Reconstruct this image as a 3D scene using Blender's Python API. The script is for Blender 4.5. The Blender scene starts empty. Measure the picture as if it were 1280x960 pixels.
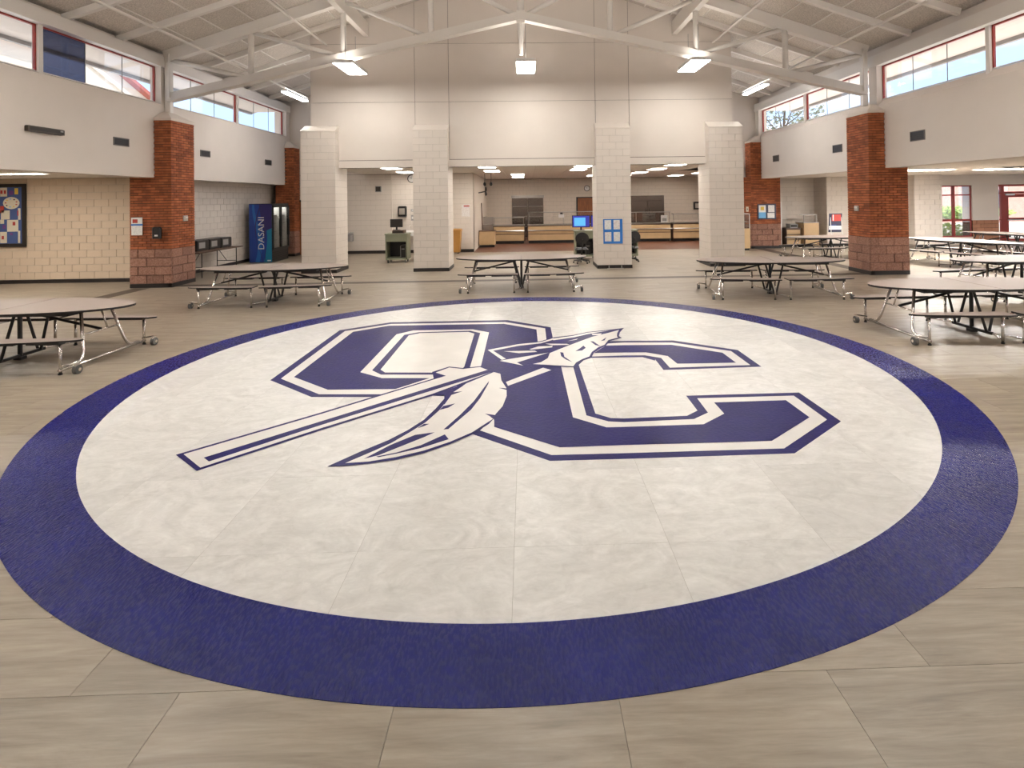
import bpy, math, random
import numpy as np
from mathutils import Matrix, Vector
EXPOSURE = 0.33; SKY = 1.65; SUN = 6.5; LAMP = 35.0; LAMPN = 49.0; UPLAMP = 12.0; UPLAMP_ADDED = 120.0; LAMP2 = 19.0; LAMP3 = 36.0; LAMP4 = 115.0
random.seed(7)
S = bpy.context.scene
COL = S.collection
# ------------------------------------------------------------------ camera
CAM = np.array([0.07, 0.0, 2.13])
FPX, PCX, PCY = 701.05, 674.19, 241.86
_ya, _pi, _ro = -0.0242, 0.0088, -0.0142
_f = np.array([-math.sin(_ya)*math.cos(_pi), math.cos(_ya)*math.cos(_pi), math.sin(_pi)])
_r = np.array([math.cos(_ya), math.sin(_ya), 0.0]); _u = np.cross(_r, _f)
_r2 = math.cos(_ro)*_r + math.sin(_ro)*_u; _u2 = -math.sin(_ro)*_r + math.cos(_ro)*_u
cd = bpy.data.cameras.new('camera'); cam = bpy.data.objects.new('camera', cd); COL.objects.link(cam)
cd.sensor_width = 36.0; cd.sensor_fit = 'HORIZONTAL'; cd.lens = FPX*36/1280
cd.shift_x = (640-PCX)/1280; cd.shift_y = (PCY-480)/1280
cd.clip_start = 0.05; cd.clip_end = 500
M = Matrix.Identity(4)
for i in range(3):
    M[i][0] = _r2[i]; M[i][1] = _u2[i]; M[i][2] = -_f[i]; M[i][3] = CAM[i]
cam.matrix_world = M
S.camera = cam
def at(x, y, X=None, Y=None, Z=0.0):
    """photo pixel -> point on the plane it touches (floor by default)"""
    d = _f + _r2*(x-PCX)/FPX - _u2*(y-PCY)/FPX
    if X is not None: t = (X-CAM[0])/d[0]
    elif Y is not None: t = (Y-CAM[1])/d[1]
    else: t = (Z-CAM[2])/d[2]
    return CAM + d*t
# ------------------------------------------------------------------ world, sun, exposure
S.view_settings.view_transform = 'Standard'; S.view_settings.look = 'None'
S.view_settings.gamma = 1.0; S.view_settings.use_curve_mapping = False
S.view_settings.exposure = EXPOSURE
W = bpy.data.worlds.new('sky'); S.world = W; W.use_nodes = True
nt = W.node_tree; nt.nodes.clear()
tc = nt.nodes.new('ShaderNodeTexCoord'); mp = nt.nodes.new('ShaderNodeMapping'); mp.inputs['Scale'].default_value = (1.6, 1.6, 4.5)
nz = nt.nodes.new('ShaderNodeTexNoise'); nz.inputs['Scale'].default_value = 2.6; nz.inputs['Detail'].default_value = 7; nz.inputs['Roughness'].default_value = .55
rp = nt.nodes.new('ShaderNodeValToRGB'); rp.color_ramp.elements[0].position = .42; rp.color_ramp.elements[0].color = (.42, .62, .92, 1)
rp.color_ramp.elements[1].position = .62; rp.color_ramp.elements[1].color = (.95, .96, 1, 1)
bg = nt.nodes.new('ShaderNodeBackground'); bg.inputs['Strength'].default_value = SKY; wo = nt.nodes.new('ShaderNodeOutputWorld')
nt.links.new(tc.outputs['Generated'], mp.inputs['Vector']); nt.links.new(mp.outputs['Vector'], nz.inputs['Vector'])
nt.links.new(nz.outputs['Fac'], rp.inputs['Fac']); nt.links.new(rp.outputs['Color'], bg.inputs['Color']); nt.links.new(bg.outputs['Background'], wo.inputs['Surface'])
sd = bpy.data.lights.new('sun', 'SUN'); sd.energy = SUN; sd.angle = .01; sd.color = (1, .95, .88)
sun = bpy.data.objects.new('sun', sd); COL.objects.link(sun)
sun.rotation_euler = Vector((.30, -.55, .82)).to_track_quat('Z', 'Y').to_euler(); sun.location = (0, 0, 30)
# ------------------------------------------------------------------ materials
def _n(t, ty): return t.nodes.new(ty)
def mat(name, color, rough=.6, metal=0.0, var=0.0, vscale=8.0, vstretch=(1, 1, 1), bump=0.0, bscale=60.0, bstretch=(1, 1, 1), objrand=0.0, color2=None, spec=.5, emit=None, estr=0.0, coat=0.0, coord='Object', rvar=0.0):
    m = bpy.data.materials.new(name); m.use_nodes = True; t = m.node_tree
    b = t.nodes['Principled BSDF']
    b.inputs['Roughness'].default_value = rough; b.inputs['Metallic'].default_value = metal
    b.inputs['Specular IOR Level'].default_value = spec; b.inputs['Coat Weight'].default_value = coat
    c1 = (*color, 1); b.inputs['Base Color'].default_value = c1; m.diffuse_color = c1
    if emit: b.inputs['Emission Color'].default_value = (*emit, 1); b.inputs['Emission Strength'].default_value = estr
    co = None
    def coords(st):
        nonlocal co
        if co is None: co = _n(t, 'ShaderNodeTexCoord') if coord == 'Object' else _n(t, 'ShaderNodeNewGeometry')
        g = _n(t, 'ShaderNodeMapping'); g.inputs['Scale'].default_value = st
        t.links.new(co.outputs['Object' if coord == 'Object' else 'Position'], g.inputs['Vector']); return g.outputs['Vector']
    col = None
    if var > 0 or color2:
        z = _n(t, 'ShaderNodeTexNoise'); z.inputs['Scale'].default_value = vscale; z.inputs['Detail'].default_value = 6
        t.links.new(coords(vstretch), z.inputs['Vector'])
        r = _n(t, 'ShaderNodeValToRGB'); a, e = r.color_ramp.elements; a.position = .3; e.position = .7
        c2 = color2 or tuple(min(1, k*(1+var)) for k in color)
        a.color = (*((color) if color2 else tuple(k*(1-var) for k in color)), 1); e.color = (*c2, 1)
        t.links.new(z.outputs['Fac'], r.inputs['Fac']); col = r.outputs['Color']
    if objrand > 0:
        oi = _n(t, 'ShaderNodeObjectInfo'); mr = _n(t, 'ShaderNodeMapRange'); mr.inputs['To Min'].default_value = 1-objrand; mr.inputs['To Max'].default_value = 1+objrand
        t.links.new(oi.outputs['Random'], mr.inputs['Value'])
        mx = _n(t, 'ShaderNodeVectorMath'); mx.operation = 'MULTIPLY'
        if col: t.links.new(col, mx.inputs[0])
        else: mx.inputs[0].default_value = color
        t.links.new(mr.outputs['Result'], mx.inputs[1]); col = mx.outputs['Vector']
    if col: t.links.new(col, b.inputs['Base Color'])
    if bump > 0:
        z = _n(t, 'ShaderNodeTexNoise'); z.inputs['Scale'].default_value = bscale; z.inputs['Detail'].default_value = 5
        t.links.new(coords(bstretch), z.inputs['Vector'])
        bu = _n(t, 'ShaderNodeBump'); bu.inputs['Strength'].default_value = bump; bu.inputs['Distance'].default_value = .01
        t.links.new(z.outputs['Fac'], bu.inputs['Height']); t.links.new(bu.outputs['Normal'], b.inputs['Normal'])
        if rvar > 0:
            mr = _n(t, 'ShaderNodeMapRange'); mr.inputs['To Min'].default_value = rough-rvar; mr.inputs['To Max'].default_value = rough+rvar
            t.links.new(z.outputs['Fac'], mr.inputs['Value']); t.links.new(mr.outputs['Result'], b.inputs['Roughness'])
    return m
def floor_mat(name, color, color2, tile, rowshift, rough, grain, var, bump=.1, warp=0.0, origin=(0, 0), fine=(4, 3)):
    """flooring: every tile gets its own tint and its own piece of grain"""
    m = bpy.data.materials.new(name); m.use_nodes = True; t = m.node_tree; b = t.nodes['Principled BSDF']; L = t.links.new
    g = _n(t, 'ShaderNodeNewGeometry'); s = _n(t, 'ShaderNodeSeparateXYZ'); L(g.outputs['Position'], s.inputs[0])
    def mth(op, a, v=None, c=None):
        k = _n(t, 'ShaderNodeMath'); k.operation = op
        for i, q in enumerate((a, v, c)):
            if q is None: continue
            if isinstance(q, (int, float)): k.inputs[i].default_value = q
            else: L(q, k.inputs[i])
        return k.outputs[0]
    row = mth('FLOOR', mth('DIVIDE', mth('SUBTRACT', s.outputs['Y'], origin[1]), tile[1]))
    sh = mth('MULTIPLY', row, rowshift)
    colx = mth('FLOOR', mth('ADD', mth('DIVIDE', mth('SUBTRACT', s.outputs['X'], origin[0]), tile[0]), sh))
    cb = _n(t, 'ShaderNodeCombineXYZ'); L(colx, cb.inputs[0]); L(row, cb.inputs[1])
    wn = _n(t, 'ShaderNodeTexWhiteNoise'); wn.noise_dimensions = '2D'; L(cb.outputs[0], wn.inputs['Vector'])
    # grain coordinates, shifted per tile
    sc = _n(t, 'ShaderNodeVectorMath'); sc.operation = 'SCALE'; sc.inputs['Scale'].default_value = 13.0; L(wn.outputs['Color'], sc.inputs[0])
    ad = _n(t, 'ShaderNodeVectorMath'); ad.operation = 'ADD'; L(g.outputs['Position'], ad.inputs[0]); L(sc.outputs[0], ad.inputs[1])
    mp = _n(t, 'ShaderNodeMapping'); mp.inputs['Scale'].default_value = (grain[0], grain[1], 1); L(ad.outputs[0], mp.inputs['Vector'])
    nz = _n(t, 'ShaderNodeTexNoise'); nz.inputs['Scale'].default_value = 1.0; nz.inputs['Detail'].default_value = 8; nz.inputs['Roughness'].default_value = .62; nz.inputs['Distortion'].default_value = warp
    L(mp.outputs[0], nz.inputs['Vector'])
    mp2 = _n(t, 'ShaderNodeMapping'); mp2.inputs['Scale'].default_value = (grain[0]*fine[0], grain[1]*fine[1], 1); L(ad.outputs[0], mp2.inputs['Vector'])
    nz2 = _n(t, 'ShaderNodeTexNoise'); nz2.inputs['Scale'].default_value = 1.0; nz2.inputs['Detail'].default_value = 7; nz2.inputs['Roughness'].default_value = .65; nz2.inputs['Distortion'].default_value = warp*.6
    L(mp2.outputs[0], nz2.inputs['Vector'])
    mixf = mth('ADD', mth('MULTIPLY', nz.outputs['Fac'], .62), mth('MULTIPLY', nz2.outputs['Fac'], .38))
    r = _n(t, 'ShaderNodeValToRGB'); a, e = r.color_ramp.elements; a.position = .34; e.position = .66; a.color = (*color, 1); e.color = (*color2, 1)
    L(mixf, r.inputs['Fac'])
    mr = _n(t, 'ShaderNodeMapRange'); mr.inputs['To Min'].default_value = 1-var; mr.inputs['To Max'].default_value = 1+var; L(wn.outputs['Value'], mr.inputs['Value'])
    mx = _n(t, 'ShaderNodeVectorMath'); mx.operation = 'MULTIPLY'; L(r.outputs['Color'], mx.inputs[0]); L(mr.outputs[0], mx.inputs[1])
    L(mx.outputs[0], b.inputs['Base Color'])
    b.inputs['Roughness'].default_value = rough
    if bump:
        bu = _n(t, 'ShaderNodeBump'); bu.inputs['Strength'].default_value = bump; bu.inputs['Distance'].default_value = .01
        L(mixf, bu.inputs['Height']); L(bu.outputs['Normal'], b.inputs['Normal'])
    return m
def emis(name, color, strength):
    m = bpy.data.materials.new(name); m.use_nodes = True; t = m.node_tree; t.nodes.clear()
    e = _n(t, 'ShaderNodeEmission'); e.inputs['Color'].default_value = (*color, 1); e.inputs['Strength'].default_value = strength
    o = _n(t, 'ShaderNodeOutputMaterial'); t.links.new(e.outputs[0], o.inputs['Surface']); return m
def glass(name, tint=(1, 1, 1), refl=.07):
    m = bpy.data.materials.new(name); m.use_nodes = True; t = m.node_tree; t.nodes.clear()
    a = _n(t, 'ShaderNodeBsdfTransparent'); a.inputs['Color'].default_value = (*tint, 1)
    g = _n(t, 'ShaderNodeBsdfGlossy'); g.inputs['Roughness'].default_value = .02
    x = _n(t, 'ShaderNodeMixShader'); x.inputs['Fac'].default_value = refl; o = _n(t, 'ShaderNodeOutputMaterial')
    t.links.new(a.outputs[0], x.inputs[1]); t.links.new(g.outputs[0], x.inputs[2]); t.links.new(x.outputs[0], o.inputs['Surface']); return m
def paper(name, base, ink, scale, lo=.55):
    """a sheet with rows of small print"""
    m = bpy.data.materials.new(name); m.use_nodes = True; t = m.node_tree; b = t.nodes['Principled BSDF']; b.inputs['Roughness'].default_value = .8
    co = _n(t, 'ShaderNodeTexCoord'); w = _n(t, 'ShaderNodeTexWave'); w.wave_type = 'BANDS'; w.bands_direction = 'Z'; w.inputs['Scale'].default_value = scale
    nz = _n(t, 'ShaderNodeTexNoise'); nz.inputs['Scale'].default_value = 24
    t.links.new(co.outputs['Object'], w.inputs['Vector']); t.links.new(co.outputs['Object'], nz.inputs['Vector'])
    mu = _n(t, 'ShaderNodeMath'); mu.operation = 'MULTIPLY'; t.links.new(w.outputs['Fac'], mu.inputs[0]); t.links.new(nz.outputs['Fac'], mu.inputs[1])
    r = _n(t, 'ShaderNodeValToRGB'); a, e = r.color_ramp.elements; a.position = lo-.15; a.color = (*base, 1); e.position = lo; e.color = (*ink, 1)
    t.links.new(mu.outputs[0], r.inputs['Fac']); t.links.new(r.outputs['Color'], b.inputs['Base Color']); return m
K = {}
K['slab'] = mat('subfloor', (.22, .19, .15), .9)
K['plank'] = floor_mat('grey_plank_vinyl', (.195, .160, .122), (.365, .310, .240), (.95, .475), .5, .42, (1.1, 8.0), .055, .08, 0.9, origin=(-.04, 2.5), fine=(3, 5))
K['white_tile'] = floor_mat('white_slate_vinyl', (.57, .562, .54), (.79, .782, .765), (.95, .95), 0, .33, (1.9, 2.6), .06, .3, 3.2, origin=(-.03, 3.45), fine=(4.5, 5.5))
K['blue'] = mat('navy_vinyl', (.004, .007, .125), .27, var=.2, vscale=2.2, bump=.75, bscale=20, bstretch=(4.0, 1.1, 1), coord='World', rvar=.10, spec=.14)
K['navy'] = mat('navy_inlay', (.012, .011, .098), .36, var=.12, vscale=3, bump=.22, bscale=30, coord='World', rvar=.08, spec=.10)
K['inlay_white'] = mat('white_inlay', (.72, .70, .67), .33, var=.05, vscale=2.5, bump=.08, bscale=20, coord='World')
K['stripe'] = mat('dark_floor_strip', (.055, .04, .03), .5)
K['quarry'] = mat('red_quarry_floor', (.12, .042, .022), .4, var=.2, vscale=5)
K['wall'] = mat('painted_wall', (.68, .615, .56), .75, var=.015, vscale=2)
K['joint'] = mat('dark_joint', (.20, .17, .15), .9); K['tile_joint'] = mat('tile_joint', (.36, .34, .31), .9)  # dark backing for the gaps between gable wall panels
K['cmu'] = mat('painted_block', (.68, .615, .555), .65, bump=.12, bscale=90, objrand=.02)
K['cmu_cream'] = mat('cream_block', (.62, .50, .385), .65, bump=.12, bscale=90, objrand=.025)
K['cmu_warm'] = mat('warm_painted_block', (.66, .575, .49), .65, bump=.12, bscale=90); K['mortar'] = mat('painted_mortar', (.44, .39, .345), .9)
K['brick'] = mat('red_brick', (.27, .072, .028), .85, objrand=.30, bump=.4, bscale=60, color2=(.40, .125, .046), vscale=4, coord='World')
K['brick_dark'] = mat('red_brick_rows', (.27, .072, .028), .85, bump=.4, bscale=60, color2=(.40, .125, .046), vscale=4, coord='World')
_t = K['brick_dark'].node_tree; _g = _t.nodes.new('ShaderNodeNewGeometry'); _m = _t.nodes.new('ShaderNodeMapRange'); _m.inputs['To Min'].default_value = .68; _m.inputs['To Max'].default_value = 1.3
_x = _t.nodes.new('ShaderNodeVectorMath'); _x.operation = 'MULTIPLY'; _b = _t.nodes['Principled BSDF']; _s = _b.inputs['Base Color'].links[0].from_socket
_t.links.new(_g.outputs['Random Per Island'], _m.inputs['Value']); _t.links.new(_s, _x.inputs[0]); _t.links.new(_m.outputs['Result'], _x.inputs[1]); _t.links.new(_x.outputs['Vector'], _b.inputs['Base Color'])
K['bmortar'] = mat('brick_mortar', (.055, .028, .018), .95)
K['stone'] = mat('split_face_block', (.21, .10, .068), .95, objrand=.16, bump=1.0, bscale=30, color2=(.36, .20, .15), vscale=30, coord='World')
K['base'] = mat('black_vinyl_base', (.018, .014, .014), .45)
K['steel_white'] = mat('white_painted_steel', (.74, .70, .655), .5)
K['deck'] = mat('wood_fibre_deck', (.44, .40, .36), .95, bump=.5, bscale=120, color2=(.74, .675, .61), vscale=38, objrand=.09)
K['frame_red'] = mat('red_window_frame', (.30, .032, .022), .45)
K['glass'] = glass('clear_glass'); K['glass_blue'] = glass('blue_tinted_glass', (.22, .26, .38), .10); K['glass_dark'] = glass('cooler_glass', (.85, .86, .85), .16)
K['ceil_tile'] = mat('ceiling_tile', (.78, .72, .66), .9, bump=.15, bscale=90)
K['soffit'] = mat('exterior_soffit', (.74, .67, .60), .8)
K['cooler_fill'] = emis('cooler_added_lamp', (1, .97, .9), 6.0); K['dark_steel'] = mat('dark_stainless', (.17, .138, .12), .27, .85, bump=.05, bscale=8, bstretch=(1, 1, 10)); K['lamp'] = emis('fluorescent_diffuser', (1, .965, .90), LAMP); K['lamp_near'] = emis('fluorescent_diffuser_near', (1, .965, .90), LAMPN); K['lamp4'] = emis('bright_low_ceiling_diffuser', (1, .96, .9), LAMP4); K['uplamp'] = emis('uplight_lens', (1, .93, .84), UPLAMP); K['uplamp_added'] = emis('uplight_lens_added', (1, .95, .88), UPLAMP_ADDED); K['lamp2'] = emis('ceiling_panel_diffuser', (1, .93, .84), LAMP2); K['lamp3'] = emis('low_ceiling_diffuser', (1, .93, .82), LAMP3)  # cooler lamp and near uplight are added emitters for cabinet and roof
K['laminate'] = mat('grey_laminate', (.33, .275, .245), .5, bump=.02, bscale=200, spec=.3)
K['black'] = mat('black_plastic', (.012, .011, .012), .4); K['blackm'] = mat('black_steel', (.016, .015, .016), .35)
K['chrome'] = mat('chrome_tube', (.78, .76, .74), .25, 1.0); K['stainless'] = mat('stainless_steel', (.42, .39, .37), .3, 1.0, bump=.05, bscale=8, bstretch=(1, 1, 10))
K['rubber'] = mat('grey_caster_rubber', (.10, .10, .10), .5)
K['tan'] = mat('tan_laminate', (.58, .40, .22), .5, var=.06, vscale=3); K['brown_top'] = mat('brown_laminate', (.10, .055, .035), .45)
K['door_wood'] = mat('stained_oak_door', (.24, .075, .018), .45, var=.25, vscale=5, vstretch=(6, 6, .6))
K['grey'] = mat('grey_metal', (.30, .29, .28), .5); K['vent'] = mat('dark_grille', (.028, .022, .019), .6); K['vent_frame'] = mat('vent_frame', (.16, .14, .125), .6); K['silver'] = mat('silver_plate', (.55, .53, .50), .35, .8)
K['cart'] = mat('sage_green_cart', (.22, .23, .16), .5); K['trash'] = mat('ochre_plastic', (.45, .22, .05), .5)
K['white'] = mat('white_plastic', (.75, .74, .72), .45); K['paper'] = paper('printed_sheet', (.78, .76, .74), (.45, .30, .30), 20); K['paperc'] = paper('printed_sheet_grey', (.78, .77, .75), (.40, .42, .48), 26)
K['blue_card'] = mat('bright_blue_card', (.015, .16, .55), .6); K['navy_frame'] = mat('dark_navy_frame', (.02, .02, .055), .4)
K['frame_black'] = mat('black_wood_frame', (.02, .016, .014), .4); K['felt'] = mat('blue_felt', (.06, .10, .26), .9)
K['leaf'] = mat('hedge_leaf', (.12, .24, .04), .7, color2=(.45, .56, .16), vscale=6, objrand=.1); K['tree_leaf'] = mat('tree_leaf', (.09, .10, .06), .8, color2=(.20, .21, .14), vscale=6); K['bark'] = mat('bark', (.10, .07, .05), .9)
K['concrete'] = mat('pale_concrete', (.62, .60, .56), .9, var=.06, vscale=1.5); K['cream_ext'] = mat('cream_stucco', (.72, .64, .54), .9); K['brick_ext'] = mat('far_brick', (.55, .30, .25), .9, var=.12, vscale=3)
K['red_trim'] = mat('red_roof_trim', (.38, .10, .07), .6)
K['screen'] = emis('monitor_screen', (.12, .42, .85), 1.1); K['screen2'] = emis('monitor_wallpaper', (.06, .06, .35), .9)
K['red'] = mat('red_print', (.45, .05, .04), .7); K['yellow'] = mat('yellow_print', (.7, .5, .08), .7); K['purple'] = mat('purple_print', (.14, .05, .22), .7); K['offwhite'] = mat('cream_paper', (.66, .60, .48), .8); K['skyblue'] = mat('light_blue_print', (.15, .42, .72), .6)
# ------------------------------------------------------------------ builders
class MB:
    def __init__(s): s.v = []; s.f = []; s.m = []
    def add(s, vs, fs, mi=0):
        o = len(s.v); s.v += [tuple(p) for p in vs]; s.f += [tuple(o+i for i in f) for f in fs]; s.m += [mi]*len(fs); return s
    def box(s, x0, x1, y0, y1, z0, z1, mi=0):
        return s.add([(x0, y0, z0), (x1, y0, z0), (x1, y1, z0), (x0, y1, z0), (x0, y0, z1), (x1, y0, z1), (x1, y1, z1), (x0, y1, z1)],
                     [(0, 3, 2, 1), (4, 5, 6, 7), (0, 1, 5, 4), (1, 2, 6, 5), (2, 3, 7, 6), (3, 0, 4, 7)], mi)
    def bev(s, x0, x1, y0, y1, z0, z1, b, mi=0):
        """box with chamfered vertical edges and top"""
        P = [(x0+b, y0), (x1-b, y0), (x1, y0+b), (x1, y1-b), (x1-b, y1), (x0+b, y1), (x0, y1-b), (x0, y0+b)]
        c = ((x0+x1)/2, (y0+y1)/2)
        sx = 1-2*b/max(1e-6, abs(x1-x0)); sy = 1-2*b/max(1e-6, abs(y1-y0))
        V = [(x, y, z0) for x, y in P]+[(x, y, z1-b) for x, y in P]+[(c[0]+(x-c[0])*sx, c[1]+(y-c[1])*sy, z1) for x, y in P]
        F = [tuple(range(7, -1, -1)), tuple(range(16, 24))]
        for k in (0, 8):
            for i in range(8): j = (i+1) % 8; F.append((k+i, k+j, k+8+j, k+8+i))
        return s.add(V, F, mi)
    def beam(s, p, q, w, h, mi=0):
        p = Vector(p); q = Vector(q); t = (q-p).normalized(); up = Vector((0, 0, 1)) if abs(t.z) < .98 else Vector((0, 1, 0))
        a = t.cross(up).normalized(); b = a.cross(t)
        V = []
        for c in (p, q):
            for i, j in ((-1, -1), (1, -1), (1, 1), (-1, 1)): V.append(c+a*(i*w/2)+b*(j*h/2))
        return s.add(V, [(0, 1, 2, 3), (7, 6, 5, 4), (0, 4, 5, 1), (1, 5, 6, 2), (2, 6, 7, 3), (3, 7, 4, 0)], mi)
    def tube(s, pts, r, n=8, mi=0, cap=True):
        pts = [Vector(p) for p in pts]; V = []; F = []; N = len(pts); prev = None
        for i, p in enumerate(pts):
            t = (pts[min(i+1, N-1)]-pts[max(i-1, 0)]).normalized()
            if prev is None:
                ref = Vector((0, 0, 1)) if abs(t.z) < .9 else Vector((0, 1, 0)); a = t.cross(ref).normalized()
            else: a = (prev-t*prev.dot(t)).normalized()
            prev = a; b = t.cross(a)
            rr = r[i] if isinstance(r, (list, tuple)) else r
            for k in range(n):
                th = 2*math.pi*k/n; V.append(p+a*(rr*math.cos(th))+b*(rr*math.sin(th)))
        for i in range(N-1):
            for k in range(n): j = (k+1) % n; F.append((i*n+k, i*n+j, (i+1)*n+j, (i+1)*n+k))
        if cap: F.append(tuple(range(n-1, -1, -1))); F.append(tuple((N-1)*n+k for k in range(n)))
        return s.add(V, F, mi)
    def prism(s, P, z0, z1, mi=0, ms=None):
        n = len(P); V = [(x, y, z0) for x, y in P]+[(x, y, z1) for x, y in P]
        s.add(V, [tuple(range(n-1, -1, -1)), tuple(range(n, 2*n))], mi)
        s.add(V, [(i, (i+1) % n, n+(i+1) % n, n+i) for i in range(n)], mi if ms is None else ms); return s
    def prism_ax(s, P, ax, c0, c1, mi=0):
        """polygon in the plane across axis ax ('x': (y,z) / 'y': (x,z)) pushed from c0 to c1"""
        n = len(P); g = (lambda a, b, c: (c, a, b)) if ax == 'x' else (lambda a, b, c: (a, c, b))
        V = [g(a, b, c0) for a, b in P]+[g(a, b, c1) for a, b in P]
        return s.add(V, [tuple(range(n-1, -1, -1)), tuple(range(n, 2*n))]+[(i, (i+1) % n, n+(i+1) % n, n+i) for i in range(n)], mi)
    def lathe(s, prof, c=(0, 0, 0), n=16, mi=0):
        V = []; F = []
        for r, z in prof:
            for k in range(n): th = 2*math.pi*k/n; V.append((c[0]+r*math.cos(th), c[1]+r*math.sin(th), c[2]+z))
        for i in range(len(prof)-1):
            for k in range(n): j = (k+1) % n; F.append((i*n+k, i*n+j, (i+1)*n+j, (i+1)*n+k))
        F.append(tuple(range(n-1, -1, -1))); F.append(tuple((len(prof)-1)*n+k for k in range(n))); return s.add(V, F, mi)
    def mesh(s, name, mats, smooth=False):
        me = bpy.data.meshes.new(name); me.from_pydata(s.v, [], s.f)
        for m in (mats if isinstance(mats, (list, tuple)) else [mats]): me.materials.append(K[m] if isinstance(m, str) else m)
        me.polygons.foreach_set('material_index', s.m)
        if smooth: me.polygons.foreach_set('use_smooth', [True]*len(s.f))
        me.update(); return me
    def build(s, name, mats, parent=None, loc=None, rotz=0, smooth=False):
        return link(name, s.mesh(name, mats, smooth), parent, loc, rotz)
def link(name, me, parent=None, loc=None, rotz=0):
    o = bpy.data.objects.new(name, me); COL.objects.link(o)
    if parent is not None: o.parent = parent
    if loc is not None: o.location = loc
    if rotz: o.rotation_euler = (0, 0, rotz)
    return o
def thing(name, label, cat, loc=(0, 0, 0), rotz=0, group=None):
    o = link(name, None, None, loc, rotz); return tag(o, label, cat, group)
def tag(o, label=None, cat=None, group=None, kind=None):
    if label: o['label'] = label
    if cat: o['category'] = cat
    if group: o['group'] = group
    if kind: o['kind'] = kind
    return o
def struct(name, mb, mats, label=None, cat=None):
    o = mb.build(name, mats) if mb else link(name, None); return tag(o, label, cat, None, 'structure')
def dup(root, loc, rotz=0, label=None, group=None, parent=None):
    r = root.copy(); COL.objects.link(r); r.location = loc; r.rotation_euler = (0, 0, rotz)
    if parent is not None: r.parent = parent
    if label: r['label'] = label
    if group: r['group'] = group
    def kids(a, b):
        for ch in list(a.children):
            c = ch.copy(); COL.objects.link(c); c.parent = b; kids(ch, c)
    kids(root, r); return r
_pm = {}
def unit_box(name, l, d, h, m, b=0.0):
    k = (name, round(l, 3), round(d, 3), round(h, 3), m)
    if k not in _pm:
        mb = MB()
        if b: # front face (-y) chamfered
            V = [(-l/2, d/2, -h/2), (l/2, d/2, -h/2), (l/2, d/2, h/2), (-l/2, d/2, h/2), (-l/2, -d/2+b, -h/2), (l/2, -d/2+b, -h/2), (l/2, -d/2+b, h/2), (-l/2, -d/2+b, h/2),
                 (-l/2+b, -d/2, -h/2+b), (l/2-b, -d/2, -h/2+b), (l/2-b, -d/2, h/2-b), (-l/2+b, -d/2, h/2-b)]
            mb.add(V, [(8, 9, 10, 11), (4, 5, 9, 8), (5, 6, 10, 9), (6, 7, 11, 10), (7, 4, 8, 11), (0, 1, 5, 4), (1, 2, 6, 5), (2, 3, 7, 6), (3, 0, 4, 7)])
        else: mb.box(-l/2, l/2, -d/2, d/2, -h/2, h/2)
        _pm[k] = mb.mesh(name, m)
    return _pm[k]
def veneer(parent, name, p0, ang, width, z0, z1, bl, bh, gap, depth, m, jitter=0.0, parts=10**9, keep=None, phase=0, bevel=0.0, stuffname=None, stuffmat=None):
    """courses of bricks or blocks on a face that starts at p0 and runs along ang; the face looks to the right-hand side (-y when ang = 0)"""
    ux, uy = math.cos(ang), math.sin(ang); nx, ny = uy, -ux
    rows = max(1, round((z1-z0)/bh)); h = (z1-z0)/rows; made = 0; rest = MB()
    for k in range(rows):
        x = -(bl/2 if (k+phase) % 2 else 0)
        while x < width-.02:
            a, b = max(0, x), min(width, x+bl); x += bl
            if width-b < .07: b = width; x = width
            zc = z0+(k+.5)*h; uc = (a+b)/2
            if keep and not keep(uc, zc): continue
            dd = depth+(random.uniform(0, jitter) if jitter else 0); l = b-a-gap; hh = h-gap
            cx, cy = p0[0]+ux*uc+nx*dd/2, p0[1]+uy*uc+ny*dd/2
            if made < parts:
                dq = round(dd*400)/400
                o = link(name, unit_box(name, l, dq, hh, m, bevel), parent, (cx, cy, zc)); o.rotation_euler = (0, 0, ang); made += 1
            else:
                V = []
                for sz in (-hh/2, hh/2):
                    for su, sn in ((-l/2, -dd/2), (l/2, -dd/2), (l/2, dd/2), (-l/2, dd/2)): V.append((cx+ux*su+nx*sn, cy+uy*su+ny*sn, zc+sz))
                rest.add(V, [(4, 5, 6, 7), (0, 1, 5, 4), (1, 2, 6, 5), (2, 3, 7, 6), (3, 0, 4, 7), (0, 3, 2, 1)])
    if rest.v: tag(rest.build(stuffname or name+'_courses', stuffmat or m, parent), kind='stuff')
    return made
# ================================================================== floor
XL, XR = -9.38, 9.52            # upper side walls
YE = 22.8                       # end wall of the hall
EC = (-.03, 7.25); RO, RI = 4.88, 4.415
fl = struct('floor', MB().box(-17.2, 23.2, -6.2, 31, -.12, -.008), 'slab', 'grey plank vinyl floor of the cafeteria hall', 'floor')
TX, TY = .95, .475
cand = []
for row in range(-18, 43):
    y0 = 2.5+row*TY
    if y0+TY > 23.0: continue
    sh = (row*.5) % 1.0
    for c in range(-19, 26):
        x0 = -.04+(c-sh)*TX
        if x0 < -17 or x0+TX > 23: continue
        # fully under the emblem?
        if all(math.hypot(x-EC[0], y-EC[1]) < RI for x in (x0, x0+TX) for y in (y0, y0+TY)): continue
        xc, yc = x0+TX/2, y0+TY/2; vis = 0
        if yc > 1.7:
            u = PCX+FPX*(xc-.07)/yc
            if -60 < u < 1340: vis = 1/(yc*yc*yc)
        cand.append((vis, x0, y0))
cand.sort(key=lambda q: -q[0])
tile_me = MB().box(-TX/2+.0012, TX/2-.0012, -TY/2+.0012, TY/2-.0012, -.008, 0).mesh('floor_tile', 'plank')
rest = MB()
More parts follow.
